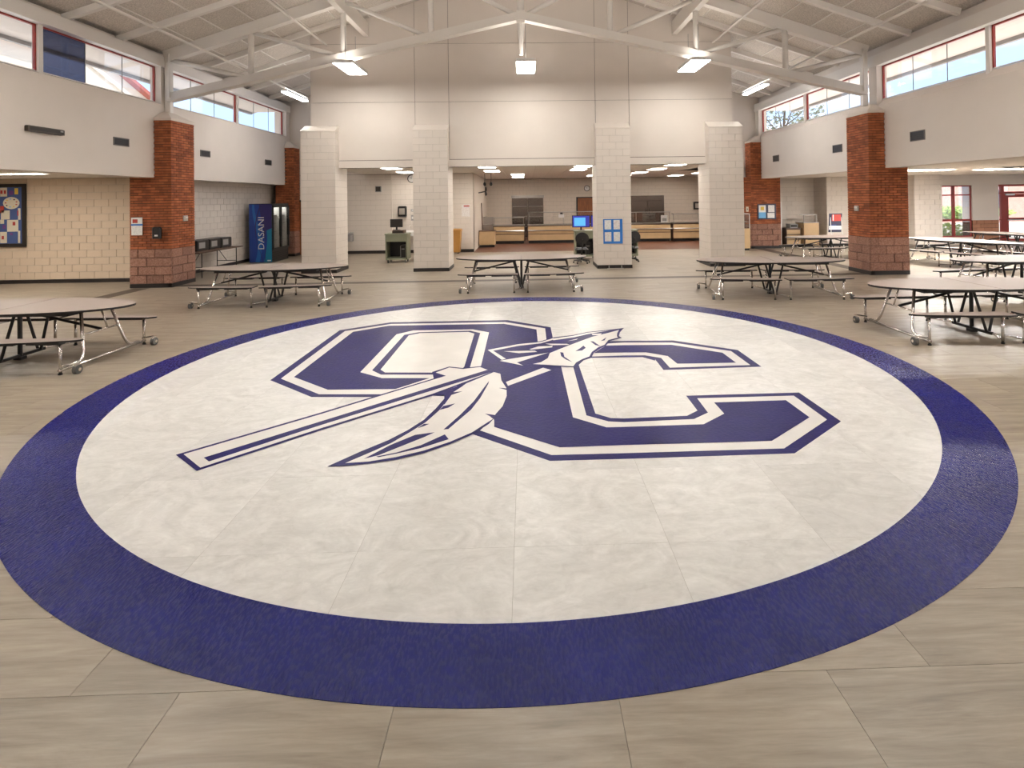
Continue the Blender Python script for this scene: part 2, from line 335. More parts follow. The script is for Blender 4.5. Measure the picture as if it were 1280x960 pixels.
for i, (v, x0, y0) in enumerate(cand):
    if i < 300 and v > 0: link('floor_tile', tile_me, fl, (x0+TX/2, y0+TY/2, 0))
    else: rest.box(x0+.0012, x0+TX-.0012, y0+.0012, y0+TY-.0012, -.008, 0)
tag(rest.build('floor_tile_field', 'plank', fl), kind='stuff')
struct('floor_kitchen', MB().box(-2.06, 9.9, 22.55, 30.4, -.008, .002), 'quarry', 'dark red quarry floor of the serving kitchen', 'floor')
def trim(name, mb, m, label): return struct(name, mb, m, label, 'trim')
trim('trim_1', MB().box(-9.0, 9.1, 14.60, 14.90, 0, .0015), 'stripe', 'dark strip across the floor between the two brick piers')
trim('trim_2', MB().box(-9.86, -9.46, -5.5, 14.42, 0, .0015), 'stripe', 'dark floor strip running forward from the left brick pier')
trim('trim_3', MB().box(9.2, 9.6, 15.6, 22.2, 0, .0015), 'stripe', 'dark floor strip between the two right-hand brick piers')
# ================================================================== roof
ZE, SL = 6.12, .332
def zr(x): return ZE+SL*(9.45-abs(x))
Y0R, Y1R = -6.0, 23.0
c = MB()
for s in (-1, 1):
    P = [(s*11.0, zr(11.0)+.10), (0, zr(0)+.10), (0, zr(0)+.3), (s*11.0, zr(11.0)+.3)]
    c.prism_ax(P, 'y', Y0R, Y1R)
ceil = struct('ceiling', c, 'deck', 'grey wood-fibre roof deck over the hall', 'ceiling')
PW = .8
RY = [15+1.56*k for k in range(-13, 6)]
dm = {}
fieldd = MB()
for s in (-1, 1):
    for k in range(12):
        xa, xb = 9.4-PW*k, 9.4-PW*(k+1)
        if xb < 0: xb = 0.0
        for j in range(len(RY)-1):
            ya, yb = RY[j], RY[j+1]
            xm, ym = s*(xa+xb)/2, (ya+yb)/2
            zm = zr(xm)
            vis = ym > 8.5 and (zm-2.13)*FPX/ym < 275
            w = (xa-xb); g = .008
            za, zb = zr(xa)-zm, zr(xb)-zm
            V = []
            for dz in (0, .09):
                V += [(s*(xa-g)-xm, ya+g-ym, za+dz), (s*(xb+g)-xm, ya+g-ym, zb+dz), (s*(xb+g)-xm, yb-g-ym, zb+dz), (s*(xa-g)-xm, yb-g-ym, za+dz)]
            F = [(0, 1, 2, 3), (4, 7, 6, 5), (0, 4, 5, 1), (1, 5, 6, 2), (2, 6, 7, 3), (3, 7, 4, 0)]
            if vis:
                key = (s, round(w, 3))
                if key not in dm: dm[key] = MB().add(V, F).mesh('deck_panel', 'deck')
                link('deck_panel', dm[key], ceil, (xm, ym, zm))
            else: fieldd.add([(v[0]+xm, v[1]+ym, v[2]+zm) for v in V], F)
tag(fieldd.build('deck_panel_field', 'deck', ceil), kind='stuff')
for y in RY:
    if abs(y-15) < .1 or y > 22.5: continue
    for s in (-1, 1):
        MB().beam((s*9.5, y, zr(9.5)-.075), (0, y, zr(0)-.075), .10, .145).build('rafter', 'steel_white', ceil)
for s in (-1, 1):
    # thin battens that cover the panel joints
    for k in range(1, 12):
        x = s*(9.4-PW*k); MB().beam((x, Y0R+.2, zr(x)-.012), (x, YE-.1, zr(x)-.012), .035, .02).build('joint_strip', 'steel_white', ceil)
    MB().beam((s*4.72, Y0R+.1, zr(4.72)-.36), (s*4.72, 17.14, zr(4.72)-.36), .16, .42).build('purlin', 'steel_white', ceil)
# ================================================================== trusses
def truss(y, label):
    t = thing('roof_truss', label, 'truss', (0, y, 0), 0, 'roof trusses')
    nodes = [0, 2.40, 4.72, 7.15, 9.3]
    zb = lambda x: 7.02-.2255*abs(x)
    ztop = lambda x: zr(x)-.16
    for s in (-1, 1):
        MB().beam((s*9.36, 0, ztop(9.36)), (0, 0, ztop(0)), .2, .30).build('top_chord', 'steel_white', t)
        b = MB().beam((s*9.3, 0, zb(9.3)), (s*.02, 0, zb(0)), .20, .21)
        b.beam((s*9.3, 0, zb(9.3)-.105), (s*.02, 0, zb(0)-.105), .26, .03); b.build('bottom_chord', 'steel_white', t)
        MB().box(s*9.3-.07, s*9.3+.07, -.07, .07, 4.52, zr(9.3)-.02).build('post', 'steel_white', t)
        MB().tube([(s*9.22, -.13, 4.9), (s*9.22, -.13, 6.05)], .025).build('conduit', 'steel_white', t)
        for x in nodes[1:4]:
            MB().tube([(s*x, 0, zb(x)-.1), (s*x, 0, ztop(x))], .075, 12).build('web_post', 'steel_white', t, smooth=True)
        for a, b_ in zip(nodes[:-1], nodes[1:]):
            MB().tube([(s*(b_-.06), 0, ztop(b_)-.1), (s*(a+.16), 0, zb(a+.16)+.08)], .06, 10).build('web_diagonal', 'steel_white', t, smooth=True)
    h = MB().box(-.11, .11, -.11, .11, 6.82, 7.15); h.lathe([(.05, 5.98), (.06, 6.3), (.11, 6.84)], n=10); h.build('ridge_hub', 'steel_white', t)
    MB().tube([(0, 0, 7.1), (0, 0, ztop(0))], .09, 12).build('king_post', 'steel_white', t, smooth=True)
    return t
truss(15.0, 'white steel scissor truss spanning the two near brick piers')
truss(7.2, 'white steel truss over the emblem, above the picture')
truss(-.6, 'white steel truss behind the viewer')
def run(name, pts, r, label, cat='pipe', m='steel_white'): return tag(MB().tube(pts, r, 8).build(name, m), label, cat)
run('conduit', [(-7.24, -5.5, 5.62), (-7.24, 19.0, 5.62)], .03, 'white conduit along the left roof slope carrying the far strip light', 'conduit')
run('conduit', [(7.58, -5.5, 5.70), (7.58, 19.1, 5.70)], .03, 'white conduit along the right roof slope carrying the far strip light', 'conduit')
run('sprinkler_pipe', [(-5.9, -5.5, 6.86), (-5.9, 17.1, 6.86)], .03, 'thin white pipe high under the left roof slope')
run('sprinkler_pipe', [(5.9, -5.5, 6.86), (5.9, 17.1, 6.86)], .03, 'thin white pipe high under the right roof slope')
# ================================================================== upper side walls with clerestory
ZS = 2.80; ZT = 4.46; ZG0, ZG1 = 4.77, 5.66
PIERS = [-.6, 7.2, 15.0]
wn = 0
def clerestory(s, X, side):
    global wn
    ZT, ZG0, ZG1, ZB0, ZB1 = (4.72, 4.79, 5.73, 5.71, 5.98) if s < 0 else (4.46, 4.67, 5.58, 5.56, 5.86)
    o = struct('wall_'+side, None, None, 'white upper wall of the hall under the %s clerestory windows' % side, 'wall')
    Xg = X+s*.20
    w = MB(); w.prism_ax([(X, ZS), (X+s*.40, ZS), (X+s*.40, ZG0-.02), (X+s*.20, ZG0-.02), (X, ZT)], 'y', Y0R, YE) if s > 0 else w.prism_ax([(X, ZT), (X+s*.20, ZG0-.02), (X+s*.40, ZG0-.02), (X+s*.40, ZS), (X, ZS)], 'y', Y0R, YE)
    w.build('bulkhead', 'wall', o)
    MB().box(*sorted((X-s*.02, X+s*.16)), Y0R, YE, ZB0, ZB1).build('eave_beam', 'steel_white', o)
    MB().box(*sorted((X+s*.16, X+s*.5)), Y0R, YE, ZG1, 6.1).build('eave_fill', 'wall', o)
    for y in PIERS+[YE-.15]:
        MB().box(*sorted((X+s*.02, X+s*.3)), y-.17, y+.17 if y < 22 else YE, ZT, ZG1).build('window_post', 'wall', o)
    mid = [3.3, 11.33, 18.95]
    for y in mid:
        MB().box(*sorted((X+s*.12, X+s*.26)), y-.05, y+.05, ZG0-.12, ZG1).build('mullion_post', 'steel_white', o)
    edges = [(-5.9, -.77), (-.43, 3.25), (3.35, 7.03), (7.37, 11.28), (11.38, 14.83), (15.17, 18.90), (19.0, 22.48)]
    for a, b in edges:
        wn += 1
        win = struct('window_%d' % wn, None, None, 'red-framed clerestory window in the %s upper wall' % side, 'window')
        win['group'] = side+' clerestory windows'
        f = MB(); t = .03
        x0, x1 = sorted((Xg-.02, Xg+.03))
        f.box(x0, x1, a, b, ZG1-.05, ZG1); f.box(x0, x1, a, b, ZG0-.01, ZG0+.012, 1); f.box(x0, x1, a, a+t, ZG0, ZG1); f.box(x0, x1, b-t, b, ZG0, ZG1)
        f.build('frame', ['frame_red', 'steel_white'], win)
        n = 3
        for i in range(n):
            p0, p1 = a+t+(b-a-2*t)*i/n, a+t+(b-a-2*t)*(i+1)/n
            tint = 'glass_blue' if (s < 0 and abs(a-11.38) < .01 and i == 0) else 'glass'
            MB().box(Xg, Xg+.008, p0+.006, p1-.006, ZG0+.012, ZG1-.05).build('pane', tint, win)
            if i: MB().box(Xg-.004, Xg+.012, p0-.006, p0+.006, ZG0+.012, ZG1-.05).build('pane_joint', 'grey', win)
    # eave overhang outside
    MB().box(*sorted((X+s*.4, X+s*1.55)), Y0R, YE, ZG1+.02, ZG1+.08).build('eave_soffit', 'soffit', o)
    MB().box(*sorted((X+s*1.50, X+s*1.60)), Y0R, YE, ZG1-.07, ZG1+.14).build('eave_fascia', 'grey', o)
    return o
wl = clerestory(-1, XL, 'left'); wr = clerestory(1, XR, 'right')
# ================================================================== brick piers
def pier(xin, X, y0, y1, s, label, xout, big=True, ztop=4.26):
    o = struct('brick_pier', None, None, label, 'pier')
    o['group'] = 'brick piers'
    xa, xb = sorted((xin, xout)); d = .02
    a, b = (xa, xb-d) if s < 0 else (xa+d, xb)
    core = MB().box(a, b, y0+d, y1, 0, 2.86); ua, ub = sorted((xin-s*-1*0+(-d if s < 0 else d)*1.0, X+s*.05)); core.box(ua, ub, y0+d, y1, 2.86, ztop)
    core.build('core', 'bmortar', o)
    zb = .98
    base = MB().box(a-.0, b+.0, y0-.012, y1, 0, .10)
    xe = xin-s*.012
    base.box(*sorted((xe, xin+s*.1)), y0-.012, y1, 0, .10); base.build('base_strip', 'base', o)
    W = abs(xout-xin)
    kf = (lambda u, z: z < 2.8 or (xa+u > X-.02 if s < 0 else xa+u < X+.02))
    n1 = 10**9 if big else 0
    q = veneer(o, 'brick', (xa, y0+d), 0, W, zb, ztop, .212, .0677, .013, d, 'brick', .004, 170 if big else 0, kf, stuffmat='brick_dark')
    if s < 0: veneer(o, 'brick', (xin-d, y0), math.pi/2, y1-y0, zb, ztop, .212, .0677, .013, d, 'brick', .004, 300-170 if big else 0, None, 1, stuffmat='brick_dark')
    else: veneer(o, 'brick', (xin+d, y1), -math.pi/2, y1-y0, zb, ztop, .212, .0677, .013, d, 'brick', .004, 300-170 if big else 0, None, 1, stuffmat='brick_dark')
    veneer(o, 'stone_block', (xa, y0+d), 0, W, .10, zb, .42, .22, .012, d+.002, 'stone', .02, bevel=.006)
    if s < 0: veneer(o, 'stone_block', (xin-d, y0+.01), math.pi/2, y1-y0-.01, .10, zb, .42, .22, .012, d+.002, 'stone', .02, None or 10**9, None, 1, bevel=.006)
    else: veneer(o, 'stone_block', (xin+d, y1), -math.pi/2, y1-y0-.01, .10, zb, .42, .22, .012, d+.002, 'stone', .02, 10**9, None, 1, bevel=.006)
    # sloped white cap
    ym = (y0+y1)/2
    e = xin-s*.015
    V = [(e, y0-.015, ztop), (X, y0-.015, ztop), (X, y1+.015, ztop), (e, y1+.015, ztop), (e, y0-.015, ztop+.06), (X, y0-.015, ztop+.06), (X, y1+.015, ztop+.06), (e, y1+.015, ztop+.06),
         (X-s*.12, ym-.14, ztop+.27), (X+s*.05, ym-.14, ztop+.27), (X+s*.05, ym+.14, ztop+.27), (X-s*.12, ym+.14, ztop+.27)]
    F = [(0, 1, 2, 3), (0, 1, 5, 4), (1, 2, 6, 5), (2, 3, 7, 6), (3, 0, 4, 7), (4, 5, 9, 8), (5, 6, 10, 9), (6, 7, 11, 10), (7, 4, 8, 11), (8, 9, 10, 11)]
    MB().add(V, F).build('cap', 'wall', o)
    return o
pier(-8.95, XL, 14.5, 15.5, -1, 'near left brick pier with split-face base and a calendar pinned on it', -10.0)
pier(9.08, XR, 14.5, 15.5, 1, 'near right brick pier with split-face base beside the round tables', 10.12)
pier(-9.02, XL, 22.25, YE, -1, 'far left brick pier behind the blue drinks cooler', -9.75, False)
pier(9.09, XR, 22.25, YE, 1, 'far right brick pier with the framed notice board', 10.28, False)
# low brick wall beside the far right pier
o = struct('wall_brick', MB().box(8.2, 9.1, 22.27, YE, 0, 2.86), 'bmortar', 'short brick wall left of the far right pier', 'wall')
veneer(o, 'brick', (8.2, 22.27), 0, .89, .98, 2.86, .212, .0677, .013, .02, 'brick', .004, 0, stuffmat='brick_dark')
veneer(o, 'stone_block', (8.2, 22.27), 0, .89, .1, .98, .42, .22, .012, .022, 'stone', .01, bevel=.006)
# nearer piers, outside the picture
for y in (7.2, -.6):
    struct('brick_pier', MB().box(XL-.05, -8.95, y-.5, y+.5, 0, 4.5), 'brick_dark', 'brick pier on the left, nearer than the picture shows', 'pier')
    struct('brick_pier', MB().box(9.08, XR+.05, y-.5, y+.5, 0, 4.5), 'brick_dark', 'brick pier on the right, nearer than the picture shows', 'pier')
# ================================================================== end wall (gable) and block columns
YW = 17.15
wb = struct('wall_back', None, None, 'tall white gable wall above the block columns', 'wall')
MB().prism_ax([(-6.42, 3.13), (6.48, 3.13), (6.48, zr(6.48)+.1), (0, zr(0)+.1), (-6.42, zr(6.42)+.1)], 'y', YW+.02, YW+.25).build('backing', 'joint', wb)
xs = [-6.42, -3.27, -2.24, 2.24, 3.28, 6.48]; zs = [3.36, 5.12, 6.90, 20]
for i in range(5):
    for j in range(3):
        a, b = xs[i]+.007, xs[i+1]-.007; z0, z1 = zs[j]+.006, zs[j+1]-.006
        if j == 2 or zr(a) < z1 or zr(b) < z1:
            P = [(a, z0), (b, z0), (b, min(z1, zr(b)+.05))]
            if a < 0 < b: P += [(0, min(z1, zr(0)))]
            P += [(a, min(z1, zr(a)+.05))]
            if P[2][1] <= z0 or P[-1][1] <= z0:
                # clipped corner
                hi = a if abs(a) < abs(b) else b; lo = b if hi == a else a
                xc = math.copysign(9.45-(z0-ZE)/SL, hi)
                if abs(xc) <= abs(hi): continue
                P = [(hi, z0), (xc, z0), (hi, min(z1, zr(hi)))]
            MB().prism_ax(P, 'y', YW, YW+.02).build('wall_panel', 'wall', wb)
        else: MB().box(a, b, YW, YW+.02, z0, z1).build('wall_panel', 'wall', wb)
MB().box(-5.6, 5.62, YW-.03, YW+.25, 3.13, 3.345).build('header_strip', 'wall', wb)
def column(x0, x1, label):
    o = struct('block_column', None, None, label, 'column'); o['group'] = 'white block columns'
    y0, y1, d, zt = 16.8, 17.9, .012, 4.2
    MB().box(x0+d, x1-d, y0+d, y1, .02, zt).build('core', 'mortar', o)
    n = 300
    veneer(o, 'block', (x0, y0+d), 0, x1-x0, .10, zt, .40, .2, .007, d, 'cmu', 0, bevel=.002)
    veneer(o, 'block', (x1-d, y0), math.pi/2, y1-y0, .10, zt, .40, .2, .007, d, 'cmu', 0, phase=1, bevel=.002)
    veneer(o, 'block', (x0+d, y1), -math.pi/2, y1-y0, .10, zt, .40, .2, .007, d, 'cmu', 0, phase=1, bevel=.002)
    MB().box(x0-.012, x1+.012, y0-.012, y1, 0, .10).build('base_strip', 'base', o)
    V = [(x0-.01, y0-.01, zt), (x1+.01, y0-.01, zt), (x1+.01, YW, zt), (x0-.01, YW, zt), (x0-.01, y0-.01, zt+.03), (x1+.01, y0-.01, zt+.03), (x1, YW, zt+.22), (x0, YW, zt+.22)]
    MB().add(V, [(0, 3, 2, 1), (4, 5, 6, 7), (0, 1, 5, 4), (1, 2, 6, 5), (2, 3, 7, 6), (3, 0, 4, 7)]).build('cap', 'cmu', o)
column(-6.60, -5.58, 'white block column nearest the blue drinks cooler')
column(-3.29, -2.25, 'white block column to the right of the green computer cart')
column(2.20, 3.23, 'white block column with the blue notice card')
column(5.62, 6.66, 'white block column nearest the right-hand brick piers')
# aisle end walls, bay walls, kitchen
wa = struct('wall_end', None, None, 'white end wall of the left aisle and the bay with the water fountain', 'wall')
MB().prism_ax([(-10.0, 3.2), (-6.3, 3.2), (-6.3, zr(6.3)+.1), (-10.0, zr(10.0)+.1)], 'y', YE, YE+.2).build('upper_panel', 'wall', wa)
MB().box(-10.2, -2.06, YE+.012, YE+.25, 0, 3.2).build('backing', 'mortar', wa)
veneer(wa, 'block', (-10.0, YE+.012), 0, 7.94, .12, 3.18, .40, .2, .007, .012, 'cmu', 0, 0)
wk = struct('wall_kitchen', None, None, 'white block walls of the serving kitchen', 'wall')
MB().box(-2.26, -2.06, YE+.012, 30.6, 0, 3.2).build('left_panel', 'cmu_warm', wk)
MB().box(-2.26, 10.1, 30.4, 30.6, 0, 3.2).build('backing', 'mortar', wk)
veneer(wk, 'block', (-2.06, 30.4), 0, 11.96, .12, 3.18, .40, .2, .008, .012, 'cmu_warm', 0, 0)
MB().box(9.9, 10.1, YE, 30.6, 0, 3.2).build('right_panel', 'cmu_warm', wk)
MB().prism_ax([(6.3, 3.2), (8.2, 3.2), (8.2, 2.86), (10.0, 2.86), (10.0, zr(10.0)+.1), (6.3, zr(6.3)+.1)], 'y', YE, YE+.2).build('aisle_panel', 'wall', wk)
for n, (x0, x1, y0) in dict(a=(-10.0, -9.72, YE), b=(-8.72, -2.06, YE)).items():
    struct('baseboard_end', MB().box(x0, x1, y0-.012, y0, 0, .12), 'base', 'black base strip along the end wall', 'baseboard')
ck = struct('ceiling_kitchen', MB().box(-6.42, 6.48, YW+.25, YE, 3.2, 3.3).box(-2.26, 10.1, YE, 30.6, 3.2, 3.3).box(-6.42, -2.26, YE, YE+.25, 3.2, 3.3), 'ceil_tile', 'white tile ceiling over the serving kitchen', 'ceiling')
grid = MB()
for k in range(22):
    y = YW+.3+k*.61; grid.box(-6.4 if y < YE-.05 else -2.05, 6.45 if y < YE else 9.9, y, y+.02, 3.194, 3.2)
for k in range(27):
    x = -6.3+k*.61; y0_, y1_ = (YW+.3 if x < 6.4 else YE+.2), (30.4 if x > -2 else YE); grid.box(x, x+.02, y0_, y1_, 3.194, 3.2)
tag(grid.build('ceiling_grid', 'wall', ck), kind='stuff')
# ================================================================== left low zone
wz = struct('wall_left_recess', MB().box(-17, -9.9, 15.72, 15.95, 0, 3.0), 'mortar', 'cream block wall beside the near left brick pier', 'wall')
veneer(wz, 'block', (-17, 15.72), 0, 7.05, .10, 2.87, .40, .198, .007, .012, 'cmu_cream', 0, bevel=.002)
struct('baseboard_left', MB().box(-17, -9.95, 15.695, 15.71, 0, .10), 'base', 'black base strip under the cream block wall', 'baseboard')
ws = struct('wall_left_lower', MB().box(-10.2, -10.0, 15.72, YE, 0, 3.0), 'mortar', 'white block wall behind the drinks cooler and folding table', 'wall')
veneer(ws, 'block', (-10.0, 15.72), math.pi/2, YE-15.72, .10, 2.87, .40, .198, .007, .012, 'cmu', 0, bevel=.002)
struct('baseboard_left_lower', MB().box(-9.99, -9.975, 15.72, YE, 0, .10), 'base', 'black base strip behind the drinks cooler', 'baseboard')
struct('ceiling_left', MB().box(-17.2, XL-.05, Y0R, YE, 2.87, 3.0), 'ceil_tile', 'low tile ceiling over the left seating recess', 'ceiling')
struct('wall_left_outer', MB().box(-17.2, -17, Y0R, 15.95, 0, 3.0), 'cmu_cream', 'cream outer wall of the left recess', 'wall')
# ================================================================== right low zone
struct('ceiling_right', MB().box(XR+.05, 23.2, Y0R, 24.0, 2.84, 2.97), 'ceil_tile', 'low tile ceiling over the right seating area', 'ceiling')
wx = struct('wall_right_lower', None, None, 'white block wall behind the right seating area', 'wall')
MB().box(10.2, 12.4, 23.7, 23.9, 0, 2.9).build('backing', 'mortar', wx)
veneer(wx, 'block', (10.2, 23.7), 0, 2.2, .1, 2.84, .4, .2, .007, .012, 'cmu', 0, bevel=.002)
MB().box(12.4, 16.4, 22.7, 23.9, 0, 2.9).build('offset_panel', 'mortar', wx)
veneer(wx, 'block', (12.4, 22.7), 0, 3.0, .1, 2.84, .4, .2, .007, .012, 'cmu', 0, bevel=.002)
veneer(wx, 'block', (12.4, 23.7), -math.pi/2, 1.0, .1, 2.84, .4, .2, .007, .012, 'cmu', 0, bevel=.002)
MB().box(15.35, 16.45, 21.7, 22.9, 0, 2.9).build('pilaster', 'mortar', wx)
veneer(wx, 'block', (15.35, 21.7), 0, 1.1, .1, 2.84, .4, .2, .007, .012, 'cmu', 0, bevel=.002)
veneer(wx, 'block', (15.35, 22.7), -math.pi/2, 1.0, .1, 2.84, .4, .2, .007, .012, 'cmu', 0, bevel=.002)
struct('baseboard_right', MB().box(10.2, 12.4, 23.67, 23.688, 0, .1).box(12.37, 15.35, 22.67, 22.688, 0, .1).box(15.33, 16.5, 21.67, 21.688, 0, .1), 'base', 'black base strips under the right block walls', 'baseboard')
YWN = 22.6
wd = struct('wall_window', None, None, 'white wall with the red-framed window and glass door on the right', 'wall')
mw = MB().box(16.3, 18.4, YWN, YWN+.3, 2.42, 2.9).box(18.4, 19.5, YWN, YWN+.55, .98, 2.9).box(19.5, 23.2, YWN, YWN+.55, 2.44, 2.9).box(16.3, 18.4, YWN, YWN+.3, 0, .3)
mw.box(16.2, 17.12, YWN, YWN+.3, .3, 2.42); mw.build('plaster', 'wall', wd)
MB().box(18.4, 19.5, YWN+.02, YWN+.55, 0, .98).build('wainscot_core', 'bmortar', wd)
K['stone_light'] = mat('tan_split_block', (.42, .20, .12), .95, objrand=.1, bump=.6, bscale=30, coord='World')
veneer(wd, 'stone_block', (18.4, YWN+.02), 0, 1.1, .02, .98, .32, .16, .012, .02, 'stone_light', .008, bevel=.005)
veneer(wd, 'stone_block', (19.5, YWN), math.pi/2, .5, .02, .98, .32, .16, .012, .01, 'stone_light', .004, bevel=.005)
w = struct('window_30', None, None, 'red-framed tall window beside the glass door', 'window')
f = MB(); X0, X1, Z0, Z1 = 17.12, 18.4, .30, 2.42; yy = YWN+.06
f.box(X0, X1, yy, yy+.06, Z1-.05, Z1); f.box(X0, X1, yy, yy+.06, Z0, Z0+.05); f.box(X0, X0+.05, yy, yy+.06, Z0, Z1); f.box(X1-.03, X1, yy, yy+.06, Z0, Z1)
f.box(17.60, 17.70, yy-.02, yy+.06, Z0, Z1); f.box(X0, X1, yy, yy+.05, 2.00, 2.05); f.box(X0, X1, yy, yy+.05, .95, 1.03); f.build('frame', 'frame_red', w)
for a, b in ((X0+.05, 17.6), (17.7, X1-.03)):
    for c0, c1 in ((Z0+.05, .95), (1.03, 2.0), (2.05, Z1-.05)): MB().box(a, b, yy+.03, yy+.038, c0, c1).build('pane', 'glass', w)
d = struct('door_1', None, None, 'red-framed glass entrance door with sidelight', 'door')
f = MB(); yy = YWN+.40; f.box(19.5, 23.0, yy, yy+.1, 2.36, 2.44); f.box(19.5, 19.66, yy-.03, yy+.1, 0, 2.36); f.box(19.95, 20.08, yy, yy+.1, 0, 2.36); f.box(19.66, 19.95, yy, yy+.08, 2.05, 2.10); f.box(19.66, 19.95, yy, yy+.08, .95, 1.0); f.box(19.66, 19.95, yy, yy+.08, 0, .12); f.box(20.08, 23, yy, yy+.1, 2.05, 2.14); f.build('frame', 'frame_red', d)
lf = MB(); lf.box(20.1, 20.28, yy+.02, yy+.07, .02, 2.04); lf.box(20.28, 21.1, yy+.02, yy+.07, 1.9, 2.04); lf.box(20.28, 21.1, yy+.02, yy+.07, .92, 1.04); lf.box(20.28, 21.1, yy+.02, yy+.07, .02, .16); lf.box(21.0, 21.15, yy+.02, yy+.07, .02, 2.04); lf.build('door_leaf', 'frame_red', d)
MB().box(20.12, 20.5, yy-.05, yy+.0, 1.98, 2.05).build('door_closer', 'silver', d); MB().box(20.2, 21.1, yy-.06, yy-.02, .93, .97).build('push_bar', 'silver', d)
for a, b, c0, c1 in ((19.66, 19.95, .12, .95), (19.66, 19.95, 1.0, 2.05), (19.66, 19.95, 2.1, 2.36), (20.28, 21.0, .16, .92), (20.28, 21.0, 1.04, 1.9), (20.08, 23, 2.14, 2.36)):
    MB().box(a, b, yy+.04, yy+.048, c0, c1).build('pane', 'glass', d)
struct('wall_window_end', MB().box(21.15, 23.2, YWN+.4, YWN+.55, 0, 2.44), 'wall', 'white wall right of the glass door', 'wall')
wo_ = struct('wall_right_outer', MB().box(23.0, 23.2, Y0R, 23.2, 0, .5).box(23.0, 23.2, Y0R, 23.2, 2.6, 2.9).box(23.0, 23.2, 20.0, 23.2, .5, 2.6).box(23.0, 23.2, Y0R, -4.0, .5, 2.6), 'wall', 'outer wall of the right seating area', 'wall')
for k in range(6):  # unseen windows added to let daylight into the right seating area
    y = -4+4*k; w_ = struct('window_%d' % (40+k), None, None, 'added daylight window in the outer wall of the right seating area, outside the picture', 'window')
    f = MB(); f.box(23.02, 23.1, y, y+.06, .5, 2.6); f.box(23.02, 23.1, y+3.94, y+4, .5, 2.6); f.box(23.02, 23.1, y+.06, y+3.94, .5, .56); f.box(23.02, 23.1, y+.06, y+3.94, 2.54, 2.6); f.build('frame', 'frame_red', w_); MB().box(23.05, 23.058, y+.06, y+3.94, .56, 2.54).build('pane', 'glass', w_)
struct('wall_front', MB().box(-17.2, 23.2, Y0R-.2, Y0R, 0, 9.6), 'wall', 'wall behind the viewer', 'wall')
# far left door
d = struct('door_2', None, None, 'brown wooden door at the end of the left aisle', 'door')
MB().box(-9.70, -8.74, YE-.04, YE+.02, 0, 2.2).build('frame', 'frame_black', d); MB().box(-9.6, -8.8, YE-.06, YE-.03, .02, 2.12).build('leaf', 'door_wood', d); MB().box(-8.95, -8.88, YE-.10, YE-.05, 1.0, 1.04).build('handle', 'silver', d)
d = struct('door_3', None, None, 'brown wooden door in the kitchen back wall', 'door')
MB().box(2.8, 3.95, 30.33, 30.395, 0, 2.18).build('frame', 'frame_black', d); MB().box(2.88, 3.87, 30.31, 30.34, .02, 2.12).build('leaf', 'door_wood', d); MB().box(3.72, 3.8, 30.27, 30.31, 1.0, 1.05).build('handle', 'silver', d)
d = struct('door_4', None, None, 'dark stainless double doors in the kitchen back wall', 'door')
MB().box(-.72, 1.05, 30.30, 30.395, 2.16, 2.3).build('head_track', 'stainless', d)
for a, b in ((-.68, .16), (.17, 1.01)):
    lf = MB().box(a, b, 30.33, 30.385, .05, 2.16).build('leaf', 'dark_steel', d)
    for z in (.6, 1.15, 1.7): MB().box(a+.03, b-.03, 30.325, 30.332, z, z+.02).build('rib', 'stainless', lf)
    MB().tube([(b-.08 if a < 0 else a+.08, 30.29, .95), (b-.08 if a < 0 else a+.08, 30.29, 1.25)], .012).build('handle', 'chrome', d)
# ================================================================== outside
tag(struct('ground', MB().box(-60, 80, -40, 90, -.4, -.13), 'concrete'), 'pale concrete ground outside', 'ground')
def outside_right():
    b = thing('brick_building', 'pale brick building outside the right window', 'building', (0, 0, 0))
    MB().box(8, 70, 41, 46, -.13, 7).build('wall', 'brick_ext', b); MB().box(8, 70, 40.9, 41, 2.7, 3.6).build('wall_band', 'cream_ext', b)
    for x in (28.2, 34, 39.5, 44):
        w = MB().box(x, x+1.3, 40.86, 41, .6, 2.3).build('window', 'glass_blue', b); MB().box(x-.08, x+1.38, 40.88, 40.98, .5, .62).build('sill', 'cream_ext', w)
    return b
outside_right()
def leafy(name, label, cat, c, r, n, parent=None, size=.09, seed=1, trunk=None, z0=-.13):
    rnd = random.Random(seed); mb = MB()
    for _ in range(n):
        while True:
            p = Vector((rnd.uniform(-1, 1), rnd.uniform(-1, 1), rnd.uniform(-1, 1)))
            if .35 < p.length < 1: break
        if c[2]+p.z*r[2] < z0+.11: p.z = abs(p.z)
        q = Vector((c[0]+p.x*r[0], c[1]+p.y*r[1], c[2]+p.z*r[2])); a = Vector((rnd.gauss(0, 1), rnd.gauss(0, 1), rnd.gauss(0, 1))).normalized(); b = a.orthogonal().normalized(); s = size*rnd.uniform(.6, 1.3)
        mb.add([q-a*s, q+b*s*.5, q+a*s, q-b*s*.5], [(0, 1, 2, 3)])
    t = thing(name, label, cat, (0, 0, 0)); tag(mb.build('foliage', 'tree_leaf' if trunk else 'leaf', t), kind='stuff')
    if trunk:
        MB().tube(trunk, [.16, .13, .06], 8).build('trunk', 'bark', t)
        for k in range(14):
            a = rnd.uniform(0, 6.28); z = trunk[1][2]+rnd.uniform(0, 2.8); l = rnd.uniform(1.2, 2.4); p = Vector((trunk[0][0], trunk[0][1], z))
            MB().tube([p, p+Vector((l*.5*math.cos(a), l*.5*math.sin(a)*.7, .7)), p+Vector((l*math.cos(a), l*math.sin(a)*.7, 1.7))], [.05, .035, .012], 5).build('branch', 'bark', t)
    else:
        MB().tube([(c[0], c[1], z0), (c[0]+.05, c[1], c[2]*.6), (c[0], c[1], c[2])], [.05, .04, .02], 6).build('stem', 'bark', t)
    return t
